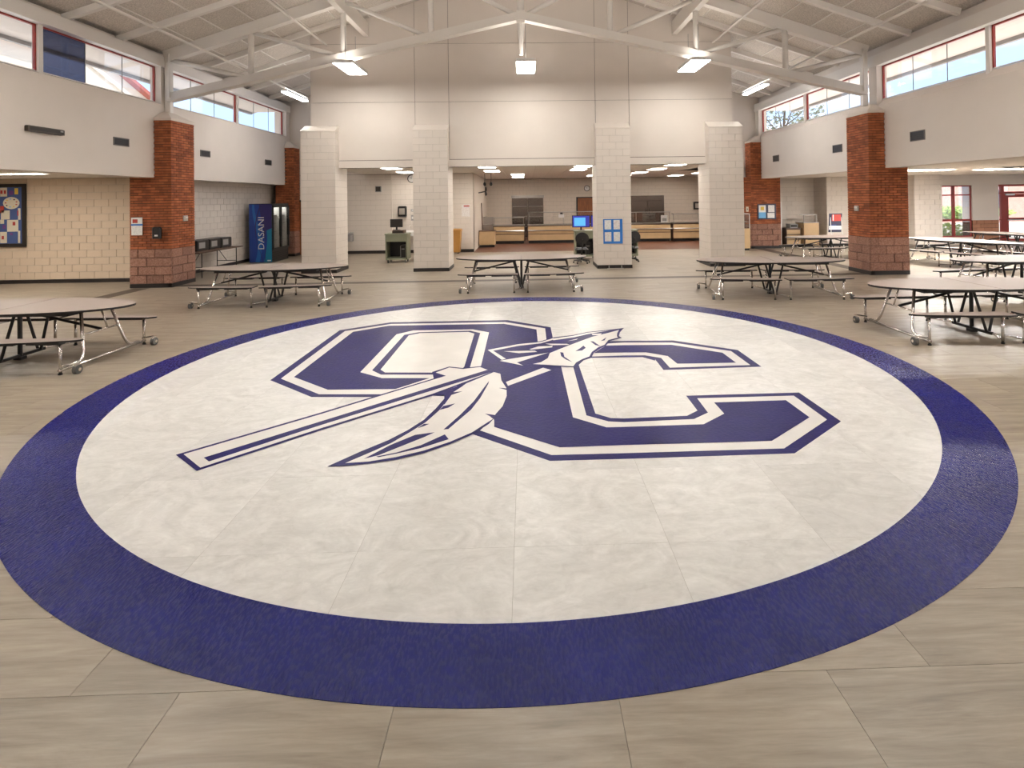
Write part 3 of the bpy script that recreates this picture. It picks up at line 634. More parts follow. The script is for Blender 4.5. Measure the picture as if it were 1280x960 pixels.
leafy('hedge', 'sunlit green hedge seen low through the right window', 'hedge', (23.0, 30.5, 1.0), (4.2, .8, .38), 5200, size=.10, seed=3, z0=.29)
tag(MB().box(17, 30, 29.6, 31.4, -.13, .28).build('planter', 'concrete'), 'low grey planter outside the right window', 'planter')
leafy('shrub', 'dark leafy shrub close outside the right window', 'shrub', (18.9, 24.6, .35), (.8, .4, .45), 900, size=.07, seed=4)
leafy('tree', 'tree seen through the far right clerestory window', 'tree', (17.5, 37.5, 7.2), (2.9, 2.1, 2.2), 900, size=.17, seed=5, trunk=[(17.5, 37.5, -.13), (17.4, 37.5, 4.0), (17.7, 37.5, 8.3)])
# gabled building seen through the left clerestory
nb = thing('gabled_building', 'cream gabled building with red roof edge outside the left clerestory', 'building', (0, 0, 0))
XN = -24
p1, p2 = at(120, 70, X=XN), at(182, 122, X=XN)
sl = (p2[2]-p1[2])/(p2[1]-p1[1])
ya, yb = p1[1]-5.0, p2[1]+6
za, zb = p1[2]-sl*5.0, p2[2]+sl*6
MB().prism_ax([(ya, -.13), (yb, -.13), (yb, zb), (ya, za)], 'x', XN-6, XN).build('wall', 'cream_ext', nb)
MB().beam((XN+.15, ya, za+.12), (XN+.15, yb, zb+.12), .5, .22).build('rake_trim', 'red_trim', nb)
MB().beam((XN+.05, ya, za-.75), (XN+.05, yb, zb-.75), .1, .22).build('rake_band', 'soffit', nb)
p3 = at(20, 52, X=XN+1)
MB().box(XN-5, XN+1, p3[1]-9, p3[1]+1.2, -.13, p3[2]).build('wing_wall', 'cream_ext', nb); MB().box(XN-5, XN+1.3, p3[1]-9, p3[1]+1.4, p3[2], p3[2]+.55).build('wing_roof_edge', 'red_trim', nb)
# ================================================================== floor emblem
em = thing('floor_emblem', 'large round blue and white floor emblem with interlocked letters and a spear', 'floor emblem', (EC[0], EC[1], 0))
def arc_ring(r0, r1, n, z0, z1):
    mb = MB(); V = []
    for z in (z0, z1):
        for r in (r0, r1):
            for k in range(n): a = 2*math.pi*k/n; V.append((r*math.cos(a), r*math.sin(a), z))
    F = []
    for k in range(n):
        j = (k+1) % n; A, B, C_, D = k, n+k, 2*n+k, 3*n+k; A2, B2, C2, D2 = j, n+j, 2*n+j, 3*n+j
        F += [(C_, D, D2, C2), (B, B2, D2, D), (A2, A, C_, C2)]
    return mb.add(V, F)
arc_ring(RI, RO, 256, 0, .002).build('blue_ring', 'blue', em)
# white tiles, clipped to the inner circle
NC = 160; circ = [(RI*math.cos(2*math.pi*k/NC), RI*math.sin(2*math.pi*k/NC)) for k in range(NC)]
def clip_rect(P, x0, x1, y0, y1):
    for ax, lim, sg in ((0, x0, 1), (0, x1, -1), (1, y0, 1), (1, y1, -1)):
        Q = []
        for i in range(len(P)):
            a, b = P[i], P[(i+1) % len(P)]; da, db = sg*(a[ax]-lim), sg*(b[ax]-lim)
            if da >= 0: Q.append(a)
            if da*db < 0: t = da/(da-db); Q.append((a[0]+(b[0]-a[0])*t, a[1]+(b[1]-a[1])*t))
        P = Q
        if not P: return P
    return P
G = .95; g = .001
for i in range(-6, 6):
    for j in range(-6, 6):
        x0 = -.03+i*G-EC[0]; y0 = 3.45+(j+4)*G-EC[1]
        P = clip_rect(circ, x0+g, x0+G-g, y0+g, y0+G-g)
        if len(P) >= 3: MB().prism(P, -.001, .002).build('tile', 'white_tile', em)
MB().prism(circ, -.0015, .0012).build('tile_bed', 'tile_joint', em)
def fp(scale, ox, oy, pts):
    out = []
    for x, y in pts:
        p = at(ox+x/scale, oy+y/scale); out.append((p[0]-EC[0], p[1]-EC[1]))
    return out
A3 = lambda *p: fp(6.4, 330, 395, p)
A4 = lambda *p: fp(5.818, 580, 390, p)
A5 = lambda *p: fp(4.923, 400, 450, p)
A6 = lambda *p: fp(4.571, 200, 480, p)
A7 = lambda *p: fp(4.923, 600, 440, p)
A8 = lambda *p: fp(4.571, 780, 410, p)
PXL = lambda *p: fp(1, 0, 0, p)
def flat(mb, P, layer, mi):
    z = .002+.0005*layer
    a = sum(P[i][0]*P[(i+1) % len(P)][1]-P[(i+1) % len(P)][0]*P[i][1] for i in range(len(P)))
    if a < 0: P = P[::-1]
    mb.prism(P, z-.00025, z, mi)
N_, W_ = 0, 1
IM = ['navy', 'inlay_white']
# letter O
mo = MB()
flat(mo, A3((50, 515), (605, 115), (1010, 52))+A4((315, 60), (630, 112), (660, 260))+PXL((690, 450), (600, 462), (540, 478))+A3((880, 650), (380, 650)), 1, N_)
flat(mo, A3((135, 503), (648, 122), (1018, 65))+A4((300, 74), (590, 120), (602, 220))+PXL((660, 450), (600, 462), (540, 474))+A3((955, 628), (440, 628)), 2, W_)
flat(mo, A3((240, 490), (712, 128), (1000, 79))+A4((288, 87), (527, 128), (537, 225), (700, 400))+PXL((640, 500), (560, 480), (540, 472))+A3((1050, 587), (510, 592)), 3, N_)
flat(mo, A3((770, 452), (1060, 148), (1195, 117))+A4((65, 128), (182, 150), (120, 410))+A5((1000, 60), (760, 104), (735, 113), (380, 113)), 4, W_)
flat(mo, A3((865, 437), (1122, 153), (1240, 132))+A4((45, 138), (118, 155), (40, 415))+A5((870, 70), (770, 100), (745, 97), (712, 92), (375, 92)), 5, N_)
flat(mo, A3((932, 432), (1158, 157), (1250, 139))+A4((32, 147), (76, 159), (2, 400))+A5((870, 62), (800, 55), (690, 80), (400, 79)), 6, W_)
mo.build('letter_o', IM, em)
# letter C
mc = MB()
flat(mc, A5((930, 455),)+A7((430, 672),)+A8((0, 750), (975, 718), (1240, 535), (1000, 370), (355, 388), (420, 473), (360, 503), (0, 518))+A7((805, 408), (710, 380), (608, 82))+A4((835, 385), (870, 352), (925, 335))
     + A7((1000, 33), (1078, 54))+A8((178, 180), (226, 241), (785, 222), (650, 127), (280, 72), (0, 75))+A4((1060, 213), (800, 300))+PXL((700, 440), (640, 480), (610, 520)), 1.2, N_)
flat(mc, A5((985, 435),)+A7((440, 636),)+A8((0, 717), (915, 690), (1160, 525), (970, 388), (418, 403), (480, 485), (400, 522), (0, 540))+A7((790, 429), (655, 392), (575, 98))+A4((800, 395), (860, 320), (940, 325))
     + A8((0, 158), (118, 157), (212, 172), (262, 228), (722, 213), (612, 133), (275, 84), (0, 84))+A4((1050, 230), (800, 300))+PXL((700, 440), (640, 480), (615, 525)), 2.3, W_)
flat(mc, A5((1072, 375), (1072, 415))+A7((490, 590),)+A8((0, 672), (845, 648), (1060, 513), (925, 415), (515, 428), (573, 492), (455, 553), (0, 568))+A7((780, 467), (572, 405), (500, 95))+PXL((690, 440), (640, 450), (610, 500)), 6.5, N_)
flat(mc, A8((0, 100), (270, 98), (562, 143), (640, 200), (305, 206), (250, 162), (125, 141), (0, 142))+A4((945, 301), (1030, 247)), 6.5, N_)
mc.build('letter_c', IM, em)
# spear shaft with socket
ms = MB()
flat(ms, A6((90, 408),)+A5((0, 328), (700, 116), (690, 76), (795, 43), (880, 52), (990, 40), (1035, 60), (1075, 72), (700, 220), (690, 223), (0, 438))+A6((210, 500),), 7, N_)
flat(ms, A6((135, 405),)+A5((0, 338), (775, 100), (712, 80), (795, 49), (880, 58), (985, 46), (1030, 63), (1060, 75), (690, 212), (0, 425))+A6((230, 482),), 8, W_)
flat(ms, A6((250, 425),)+A5((0, 383), (1030, 64), (1072, 72), (0, 406))+A6((280, 447),), 9, N_)
flat(ms, A4((305, 512), (575, 408), (635, 425), (320, 540)), 7, W_)
ms.build('spear_shaft', IM, em)
# feather
mf = MB()
flat(mf, A5((45, 660), (250, 568), (420, 498), (540, 436), (640, 372), (715, 300), (768, 238), (770, 222), (690, 222), (880, 152), (1070, 72), (1115, 83), (1122, 125), (1155, 172), (1157, 225), (1132, 290), (1088, 345), (1040, 397), (940, 462), (800, 522), (640, 577), (470, 617), (300, 642), (150, 657)), 10, N_)
flat(mf, A5((155, 640), (330, 565), (440, 515), (560, 445), (650, 388), (730, 318), (785, 250), (800, 215), (870, 170), (900, 148), (1070, 78), (1110, 88), (1116, 128), (1148, 178), (1149, 225), (1124, 288), (1080, 338), (1066, 366), (935, 450), (800, 508), (640, 562), (470, 602), (300, 630)), 11, W_)
for P in (((1040, 133), (1036, 150), (985, 240), (930, 310), (790, 430), (760, 433), (860, 345), (945, 260)), ((270, 614), (430, 530), (585, 466), (705, 450), (640, 480), (490, 540), (360, 592)), ((345, 600), (470, 575), (620, 530), (768, 463), (792, 493), (620, 548), (470, 582), (360, 604)),
          ((690, 221), (880, 155), (830, 190), (795, 238), (765, 280), (765, 222)), ((800, 222), (815, 203), (875, 197), (820, 216)), ((735, 312), (760, 288), (832, 272), (790, 298)), ((600, 425), (640, 398), (672, 398), (640, 412)), ((1100, 176), (1130, 177), (1157, 180), (1156, 190)), ((1015, 335), (1090, 345), (1066, 368), (1045, 350))):
    flat(mf, A5(*P), 12, N_)
mf.build('feather', IM, em)
# arrowhead
mh = MB()
flat(mh, A4((165, 278), (395, 234), (560, 216), (650, 188), (790, 172), (900, 149), (1060, 132), (1163, 120), (1134, 150), (1126, 178), (1148, 193), (1062, 214), (1032, 248), (992, 268), (944, 302), (928, 332), (870, 354), (824, 384), (804, 407), (640, 398), (432, 397), (258, 362), (296, 346)), 13, N_)
for P in (((500, 383), (560, 370), (610, 340), (624, 303), (700, 272), (790, 237), (930, 185), (1060, 153), (1128, 134), (1114, 158), (1112, 180), (1120, 190), (1050, 208), (1022, 243), (978, 260), (930, 294), (912, 328), (860, 347), (815, 372), (795, 400), (650, 392)),
          ((260, 360), (300, 352), (615, 300), (440, 355), (385, 372), (432, 395)), ((172, 280), (395, 238), (560, 222), (650, 194), (655, 204), (560, 232), (400, 250), (212, 286), (305, 345), (275, 353)), ((640, 198), (790, 178), (900, 154), (1060, 137), (900, 165), (800, 188), (650, 210)),
          ((290, 290), (515, 285), (532, 295), (400, 304)), ((475, 275), (540, 255), (645, 250), (640, 262), (490, 279)), ((590, 234), (750, 236), (768, 243), (640, 246)), ((752, 216), (830, 197), (818, 206)), ((885, 204), (948, 183), (932, 196)), ((928, 164), (1002, 159), (990, 173), (935, 173))):
    flat(mh, A4(*P), 14, W_)
for P in (((700, 297), (722, 300), (730, 330), (788, 370), (740, 350), (706, 325)), ((810, 290), (850, 264), (868, 249), (886, 265), (860, 284)), ((918, 217), (940, 218), (993, 254), (955, 245)), ((996, 215), (1037, 187), (1022, 211))):
    flat(mh, A4(*P), 15, N_)
mh.build('spear_head', IM, em)
# ================================================================== lights
def hang_light(x, y, label, group='hanging fluorescent lights over the hall', lm='lamp'):
    t = thing('hanging_light', label, 'light', (x, y, 5.68), 0, group)
    w, l = .26, .68
    MB().prism([(-w, -l), (w, -l), (w, l), (-w, l)], .012, .10).build('housing', 'white', t)
    MB().box(-w+.015, w-.015, -l+.015, l-.015, 0, .011).build('diffuser', lm, t)
    MB().box(-w+.06, w-.06, -l+.06, l-.06, .10, .106).build('uplight_lens', 'uplamp' if lm == 'lamp' else 'uplamp_added', t)  # near row out of view: extra uplight added to brighten the ceiling
    for s in (-.45, .45): MB().tube([(0, s, .1), (0, s, min(zr(x)-5.68-.01, 1.02))], .008, 6).build('suspension_cable', 'grey', t)
    return t
for x, n in ((-4.6, 'left'), (.12, 'middle'), (4.7, 'right')):
    hang_light(x, 15.2, '%s hanging fluorescent light in front of the gable wall' % n)
for y in (7.4,):
    for x, n in ((-4.6, 'left'), (.12, 'middle'), (4.7, 'right')): hang_light(x, y, '%s hanging fluorescent light over the emblem, above the picture' % n, lm='lamp_near')
def strip(x, y0, y1, z, label):
    t = thing('strip_light', label, 'light', (x, (y0+y1)/2, z), 0, 'strip lights on the conduits'); l = (y1-y0)/2
    MB().box(-.09, .09, -l, l, .03, .10).build('housing', 'white', t); MB().box(-.08, .08, -l+.02, l-.02, 0, .03).build('diffuser', 'lamp_near', t)
    MB().tube([(0, -.5, .1), (0, -.5, .119)], .02, 6).build('suspension_clip', 'grey', t)
    for q in (-1, 1): MB().box(*sorted((q*.045, q*.085)), -l+.05, l-.05, .10, .105).build('uplight_lens', 'uplamp' if y0 > 12 else 'uplamp_added', t)  # upward glow added to the strips to lighten the roof deck
for x, s in ((-7.24, 'left'), (7.58, 'right')):
    strip(x, 17.2, 18.9, 5.47 if x < 0 else 5.55, 'strip light at the far end of the %s conduit' % s)
    strip(x, 7.2, 8.6, 5.47 if x < 0 else 5.55, 'added fill strip light on the %s conduit, just above the top of the picture' % s); strip(x, 1.0, 2.7, 5.47 if x < 0 else 5.55, 'added fill strip light on the %s conduit, behind the viewer' % s)  # unseen strips added to brighten the upper side walls
    strip(x, 4.6, 6.3, 5.47 if x < 0 else 5.55, 'added fill strip light on the %s conduit, above the picture' % s)  # one more out-of-view strip added as fill for the side walls
def panel(x, y, z, label, lx=.62, ly=1.15, m='lamp2', group='recessed kitchen ceiling lights'):
    t = thing('ceiling_light', label, 'light', (x, y, z), 0, group)
    f = MB(); a, b = lx/2, ly/2
    f.box(-a, a, -b, -b+.03, -.015, 0); f.box(-a, a, b-.03, b, -.015, 0); f.box(-a, -a+.03, -b+.03, b-.03, -.015, 0); f.box(a-.03, a, -b+.03, b-.03, -.015, 0); f.build('frame', 'white', t)
    MB().box(-a+.03, a-.03, -b+.03, b-.03, -.010, -.001).build('diffuser', m, t)
for x, y, l in ((-1.2, 18.4, 'nearest ceiling light in the middle kitchen bay, left side'), (-1.2, 21.4, 'second ceiling light in the middle kitchen bay, left side'), (-.27, 24.6, 'ceiling light above the short serving counter'), (-.3, 27.6, 'ceiling light just in front of the stainless double doors'),
                (2.0, 18.6, 'nearest ceiling light in the middle kitchen bay, right side'), (2.05, 21.0, 'second ceiling light in the middle kitchen bay, right side'), (3.4, 24.2, 'ceiling light nearest above the brown kitchen door side'), (3.3, 26.6, 'far ceiling light on the brown kitchen door side'),
                (5.1, 18.6, 'nearest ceiling light in the right kitchen bay'), (5.1, 21.4, 'second ceiling light in the right kitchen bay'), (5.0, 24.2, 'third ceiling light in the right kitchen bay'), (4.9, 27.4, 'farthest ceiling light in the right kitchen bay'),
                (7.9, 22.9, 'ceiling light at the right edge of the right kitchen bay'), (8.0, 25.2, 'ceiling light behind the one at the right kitchen edge'), (7.6, 28.0, 'ceiling light above the right kitchen paper dispenser'),
                (-4.35, 18.5, 'near ceiling light in the bay with the water fountain'), (-4.45, 21.4, 'far ceiling light in the bay with the water fountain')):
    panel(x, y, 3.193, l)
GL = 'low ceiling lights beside the hall'
p = at(22, 217.5, Z=2.86); panel(p[0]-1.0, p[1], 2.868, 'long ceiling light above the bulletin board', 3.2, .35, 'lamp3', GL)
for x, y, n in ((-13, 8.5, 'far'), (-13, 3.5, 'middle'), (-13, -2, 'near')): panel(x, y, 2.868, '%s ceiling light of the left recess, nearer than the picture' % n, 1.2, .62, 'lamp3', GL)
for px, py, l, lx in ((1155, 212.8, 'ceiling light just right of the near right brick pier', 1.6), (1255, 211.5, 'ceiling light near the right edge above the glass door', 1.6), (1002, 224.3, 'ceiling light above the tan counter behind the far right pier', 1.25)):
    p = at(px, py, Z=2.83); panel(p[0], p[1], 2.838, l, lx, .62, 'lamp4', GL)
for x, y, n in ((14, 9, 'far'), (14, 3, 'middle'), (19, 12, 'outer'), (14, -2, 'near')): panel(x, y, 2.838, '%s ceiling light of the right seating area, nearer than the picture' % n, 1.2, .62, 'lamp4', GL)
# ================================================================== mobile bench tables
def make_table():
    t = thing('cafeteria_table', 'grey oval folding bench table', 'table', (0, 0, 0))
    a, b = 1.56, .63
    for s in (-1, 1):
        P = [(s*.004, -b)]+[(s*max(.004, a*math.sin(k*math.pi/28)), -b*math.cos(k*math.pi/28)) for k in range(1, 28)]+[(s*.004, b)]
        if s < 0: P = P[::-1]
        top = MB().prism(P, .712, .74, 0, 1).build('tabletop', ['laminate', 'black'], t)
        MB().box(*sorted((s*.12, s*1.05)), -.44, .44, .672, .712).build('apron', 'black', top)
        # end frame
        e = MB(); X = s*1.2
        e.tube([(X, -.76, .055), (X, .76, .055)], .020)
        for q in (-1, 1): e.tube([(X, q*.62, .075), (X, q*.46, .085), (X, q*.40, .12), (X-s*.02, q*.36, .2), (s*1.06, q*.25, .70)], .021)
        e.tube([(s*1.145, -.31, .40), (s*1.145, .31, .40)], .012); e.tube([(s*1.145, .10, .40), (s*1.06, .08, .70)], .012)
        e.build('end_frame', 'chrome', t, smooth=True)
        MB().tube([(s*.16, 0, .64), (s*.5, 0, .56), (s*1.13, 0, .41)], .02, 6).build('fold_link', 'blackm', t)
        for q in (-1, 1):
            # bench
            P = []
            for k in range(13): u = k/12; P.append((s*(.07+1.30*u), q*(.90-.16*u*u)))
            P += [(s*1.43, q*.70), (s*1.44, q*.67)]
            for k in range(12, -1, -1): u = k/12; P.append((s*(.07+1.28*u), q*(.63-.02*u*u)))
            if s*q > 0: P = P[::-1]
            be = MB().prism(P, .41, .432, 0, 1).build('bench', ['laminate', 'black'], t)
            MB().box(*sorted((s*.2, s*.66)), *sorted((q*.70, q*.80)), .38, .41).box(*sorted((s*.8, s*1.22)), *sorted((q*.68, q*.78)), .38, .41).build('bench_rail', 'black', be)
            for x in (.155, 1.2):
                lg = MB().tube([(s*x, q*.74, .015), (s*x, q*.74, .385)], .019).build('leg', 'chrome', t, smooth=True)
                MB().lathe([(.024, 0), (.024, .02)], (s*x, q*.74, 0), 8).build('foot', 'black', lg)
            c = MB().tube([(s*1.2, q*.70, .10), (s*1.34, q*.70, .125), (s*1.38, q*.70, .13)], .014, 6)
            c.box(*sorted((s*1.365, s*1.395)), q*.70-.035, q*.70+.035, .05, .135); cs = c.build('caster', 'chrome', t)
            wv = MB().tube([(s*1.355, q*.70, .056), (s*1.405, q*.70, .056)], .056, 16); wv.tube([(s*1.345, q*.70, .056), (s*1.415, q*.70, .056)], .022, 8, 1); wv.build('wheel', ['rubber', 'chrome'], cs)
    c = MB().box(-.02, .02, -.38, .38, .035, .075)
    c.tube([(0, 0, .05), (0, 0, .70)], .028, 8)
    for q in (-.3, .3):
        for s in (-1, 1): c.tube([(s*.02, q, .06), (s*.19, q*.9, .70)], .020, 6)
    c.box(-.24, .24, -.05, .05, .655, .70); c.box(-.05, .05, -.05, .05, .0, .04); c.build('centre_frame', 'blackm', t)
    for q in (-1, 1): MB().tube([(-.155, q*.74, .06), (0, q*.36, .055), (.155, q*.74, .06)], .013, 6).build('centre_rail', 'chrome', t)
    return t
TB = make_table()
TG = 'grey oval bench tables'
spots = [(-.06, 13.46, -.01, 'grey oval bench table in the middle, in front of the kitchen opening'), (-5.37, 12.25, .01, 'grey oval bench table in front of the blue drinks cooler'), (5.33, 12.03, -.085, 'grey oval bench table in front of the right block column'),
         (-6.98, 7.98, -.03, 'grey oval bench table cut off by the left edge of the picture'), (6.88, 8.46, 0, 'grey oval bench table nearest on the right, beside the blue ring'), (10.42, 11.5, .1, 'grey oval bench table behind the nearest right one'),
         (12.75, 16.1, -1.2, 'grey oval bench table by the tall red-framed window'), (10.15, 18.35, .08, 'grey oval bench table half hidden behind the near right brick pier'), (16.4, 18.3, -1.1, 'grey oval bench table in front of the glass door')]
for i, (x, y, r, l) in enumerate(spots):
    if i == 0: TB.location = (x, y, 0); TB.rotation_euler = (0, 0, r); TB['label'] = l; TB['group'] = TG
    else: dup(TB, (x, y, 0), r, l, TG)
# ================================================================== drinks cooler
def text_mesh(body, size, name):
    cu = bpy.data.curves.new(name, 'FONT'); cu.body = body; cu.size = size; cu.extrude = .0; cu.align_x = 'CENTER'; cu.align_y = 'CENTER'; cu.resolution_u = 3
    ob = bpy.data.objects.new(name, cu); COL.objects.link(ob); dg = bpy.context.evaluated_depsgraph_get()
    me = bpy.data.meshes.new_from_object(ob.evaluated_get(dg)); COL.objects.unlink(ob); bpy.data.objects.remove(ob); return me
def lettering(body, size, m, parent, c, xdir, ydir, stretch=(1, 1)):
    me = text_mesh(body, size, 'lettering'); xd, yd = Vector(xdir), Vector(ydir)
    for v in me.vertices: x, y = v.co.x*stretch[0], v.co.y*stretch[1]; v.co = Vector(c)+xd*x+yd*y
    me.materials.clear(); me.materials.append(K[m]); return link('lettering', me, parent)
fr = thing('drinks_cooler', 'blue two-door glass-front drinks cooler with white lettering on its side', 'cooler', (-9.3, 20.1, 0))
b = MB(); b.box(-.43, .36, 0, 1.35, 0, .45); b.box(-.43, .38, 0, 1.35, 1.99, 2.08); b.box(-.43, -.38, 0, 1.35, .45, 1.99); b.box(-.38, .36, 0, .05, .45, 1.99); b.box(-.38, .36, 1.3, 1.35, .45, 1.99); b.box(-.38, .36, .66, .69, .45, 1.99); b.build('cabinet', 'black', fr)
MB().box(-.375, -.36, .05, 1.3, .45, 1.99).build('liner', 'white', fr)
MB().box(.0, .3, .08, 1.27, 1.965, 1.985).build('added_fill_lamp', 'cooler_fill', fr)  # unseen glowing strip added to brighten the inside of the cabinet
MB().box(-.36, .33, .05, .056, .45, 1.99).box(-.36, .33, .654, .66, .45, 1.99).build('liner_side', 'white', fr)
MB().box(-.36, .33, .69, .696, .45, 1.99).box(-.36, .33, 1.294, 1.3, .45, 1.99).build('liner_side', 'white', fr)
for z in (.75, 1.05, 1.35, 1.65): MB().box(-.36, .26, .06, .65, z, z+.012).build('shelf', 'grey', fr); MB().box(-.36, .26, .70, 1.29, z, z+.012).build('shelf', 'grey', fr)
for y0, y1 in ((.01, .67), (.68, 1.34)):
    d = MB(); d.box(.37, .41, y0, y0+.05, .44, 2.0); d.box(.37, .41, y1-.05, y1, .44, 2.0); d.box(.37, .41, y0, y1, .44, .5); d.box(.37, .41, y0, y1, 1.94, 2.0); do = d.build('door', 'black', fr)
    MB().box(.385, .39, y0+.05, y1-.05, .5, 1.94).build('pane', 'glass_dark', do); MB().box(.41, .435, y1-.045, y1-.02, .9, 1.5).build('handle', 'black', do)
for k in range(6): MB().box(.362, .368, .05, 1.3, .08+k*.05, .105+k*.05).build('grille_slat', 'vent', fr)
gp = MB().box(-.43, .36, -.006, 0, .02, 2.06).build('side_graphic', mat('cooler_blue', (.012, .05, .30), .35), fr)
K['teal'] = mat('cooler_teal', (.01, .20, .36), .35); K['indigo'] = mat('cooler_indigo', (.03, .02, .13), .35); K['mid'] = mat('cooler_mid_blue', (.02, .13, .45), .35)
def wavep(fn, m, y):
    P = [(fn(k/24)[0], .02+2.04*k/24) for k in range(25)]+[(fn(k/24)[1], .02+2.04*k/24) for k in range(24, -1, -1)]
    MB().prism_ax([(max(-.43, min(.36, p)), q) for p, q in P], 'y', y-.001, y).build('wave', m, gp)
wavep(lambda u: (.02+.18*math.sin(3*u+.3), .36), 'teal', -.007)
wavep(lambda u: (.12+.2*math.sin(2.6*u+2.2)*u, .36 if u > .55 else .1+.1*u), 'indigo', -.0085)
wavep(lambda u: (-.22+.1*math.sin(5*u), -.12+.13*math.sin(4.2*u+.4)), 'mid', -.010)
wavep(lambda u: (-.06+.16*math.sin(4*u+2.4), -.03+.17*math.sin(4*u+2.5)), 'indigo', -.0115)
lettering('DASANI', .36, 'white', gp, (.0, -.0125, 1.04), (0, 0, 1), (-1, 0, 0), (.92, .85))
MB().box(.2, .33, -.0125, -.0115, .05, .09).build('small_logo', 'white', gp)
# folding table and microwaves
ft = thing('folding_table', 'brown folding table against the left block wall', 'table', (-9.47, 17.15, 0))
MB().box(-.38, .38, -1.22, 1.22, .71, .74).build('tabletop', 'brown_top', ft)
for y in (-.95, .95):
    for x in (-.3, .3): MB().tube([(x, y, 0), (x, y, .71)], .014, 6).build('leg', 'blackm', ft)
    MB().tube([(-.3, y, .3), (.3, y, .3)], .01, 6).build('stretcher', 'blackm', ft); MB().tube([(0, y, .3), (0, y*.5, .70)], .01, 6).build('brace', 'blackm', ft)
for k, n in enumerate(('nearest the brick pier', 'in the middle of the row', 'nearest the drinks cooler')):
    m = thing('microwave_oven', 'black microwave oven on the folding table, %s' % n, 'microwave', (-9.55, 16.58+.64*k, .742), 0, 'microwaves on the folding table')
    MB().bev(-.22, .20, -.29, .29, .01, .31, .01).build('case', 'black', m)
    MB().box(.2, .215, -.28, .14, .03, .29).build('door', 'frame_black', m); MB().box(.2155, .218, -.22, .08, .08, .25).build('door_window', 'grey', m); MB().box(.2, .214, .15, .28, .03, .29).build('control_panel', 'vent', m)
    for y in (-.24, .24): MB().box(-.18, .16, y-.02, y+.02, 0, .01).build('foot', 'black', m)
# ================================================================== wall fittings
def wall_thing(name, label, cat, x, y, z, rotz, group=None): return thing(name, label, cat, (x, y, z), rotz, group)   # front looks to local -y
def vent(x, y, z, rotz, label, w=.5, h=.19):
    t = wall_thing('air_vent', label, 'vent', x, y, z, rotz, 'side wall air vents')
    f = MB(); f.box(-w/2, w/2, -.02, 0, -h/2, -h/2+.02); f.box(-w/2, w/2, -.02, 0, h/2-.02, h/2); f.box(-w/2, -w/2+.02, -.02, 0, -h/2+.02, h/2-.02); f.box(w/2-.02, w/2, -.02, 0, -h/2+.02, h/2-.02); f.build('frame', 'vent_frame', t)
    MB().box(-w/2+.02, w/2-.02, -.006, -.001, -h/2+.02, h/2-.02).build('backing', 'black', t)
    for k in range(4): z0 = -h/2+.03+k*(h-.06)/4; MB().box(-w/2+.02, w/2-.02, -.018, -.008, z0, z0+.018).build('slat', 'vent', t)
HP = math.pi/2
for y, n in ((13.34, 'before the near brick pier'), (16.78, 'just past the near brick pier'), (20.83, 'by the far brick pier')): vent(XL+.001, y, 3.59, HP, 'air vent on the left upper wall %s' % n)
for y, n in ((13.26, 'before the near brick pier'), (16.73, 'just past the near brick pier'), (20.9, 'by the far brick pier')): vent(XR-.001, y, 3.51, -HP, 'air vent on the right upper wall %s' % n, .5, .24)
t = wall_thing('wall_fixture', 'long dark brown fixture high on the left upper wall', 'wall fixture', XL+.001, 11.22, 3.60, HP)
MB().bev(-.42, .42, -.09, 0, -.055, .055, .012).build('housing', 'stripe', t); MB().box(-.38, .38, -.094, -.09, -.03, .03).build('lens', 'vent', t); MB().box(.3, .37, -.095, -.09, .0, .03).build('indicator', 'grey', t)
yF = 14.473
t = wall_thing('wall_calendar', 'white paper calendar with a red picture on the left brick pier', 'calendar', -9.80, yF, 1.565, 0)
MB().box(-.14, .14, -.004, 0, -.225, .02).build('date_sheet', 'paperc', t); MB().box(-.14, .14, -.005, 0, .06, .225).build('picture_sheet', 'white', t); MB().box(-.105, .02, -.007, -.005, .085, .18).build('picture', 'red', t); MB().box(-.145, .145, -.006, 0, .02, .06).build('binding', 'blue_card', t)
t = wall_thing('soap_dispenser', 'small black dispenser on the left brick pier', 'dispenser', -9.27, yF, 1.40, 0)
MB().bev(-.11, .11, -.10, 0, -.15, .15, .03).build('housing', 'black', t); MB().box(-.03, .05, -.103, -.1, -.09, -.05).build('sticker', 'white', t)
for x, rz, n in ((-8.947, HP, 'left'), (9.077, -HP, 'right')):
    t = wall_thing('alarm_strobe', 'small silver box on the inner face of the near %s brick pier' % n, 'wall box', x, 15.05, 1.74, rz)
    MB().bev(-.09, .09, -.035, 0, -.07, .07, .01).build('back_box', 'silver', t); MB().box(-.06, .06, -.05, -.035, .0, .04).build('lens', 'white', t)
# bulletin board
t = wall_thing('bulletin_board', 'black framed bulletin board with children\'s drawings on the left wall', 'notice board', -14.4, 15.695, 1.87, 0)
w, h = .80, .86
f = MB(); f.box(-w, w, -.05, 0, -h, -h+.09); f.box(-w, w, -.05, 0, h-.09, h); f.box(-w, -w+.09, -.05, 0, -h+.09, h-.09); f.box(w-.09, w, -.05, 0, -h+.09, h-.09); f.build('frame', 'frame_black', t)
MB().box(-w+.09, w-.09, -.02, -.002, -h+.09, h-.09).build('felt_panel', 'felt', t)
def card(x0, y0, x1, y1, m, d=.0):
    p, q = at(x0, y0, Y=15.67), at(x1, y1, Y=15.67); MB().box(p[0]+14.4, q[0]+14.4, -.024-d, -.02-d, q[2]-1.87, p[2]-1.87).build('drawing', m, t)
sc = lambda v: (v[0]/9.14, 215+v[1]/9.14, v[2]/9.14, 215+v[3]/9.14)
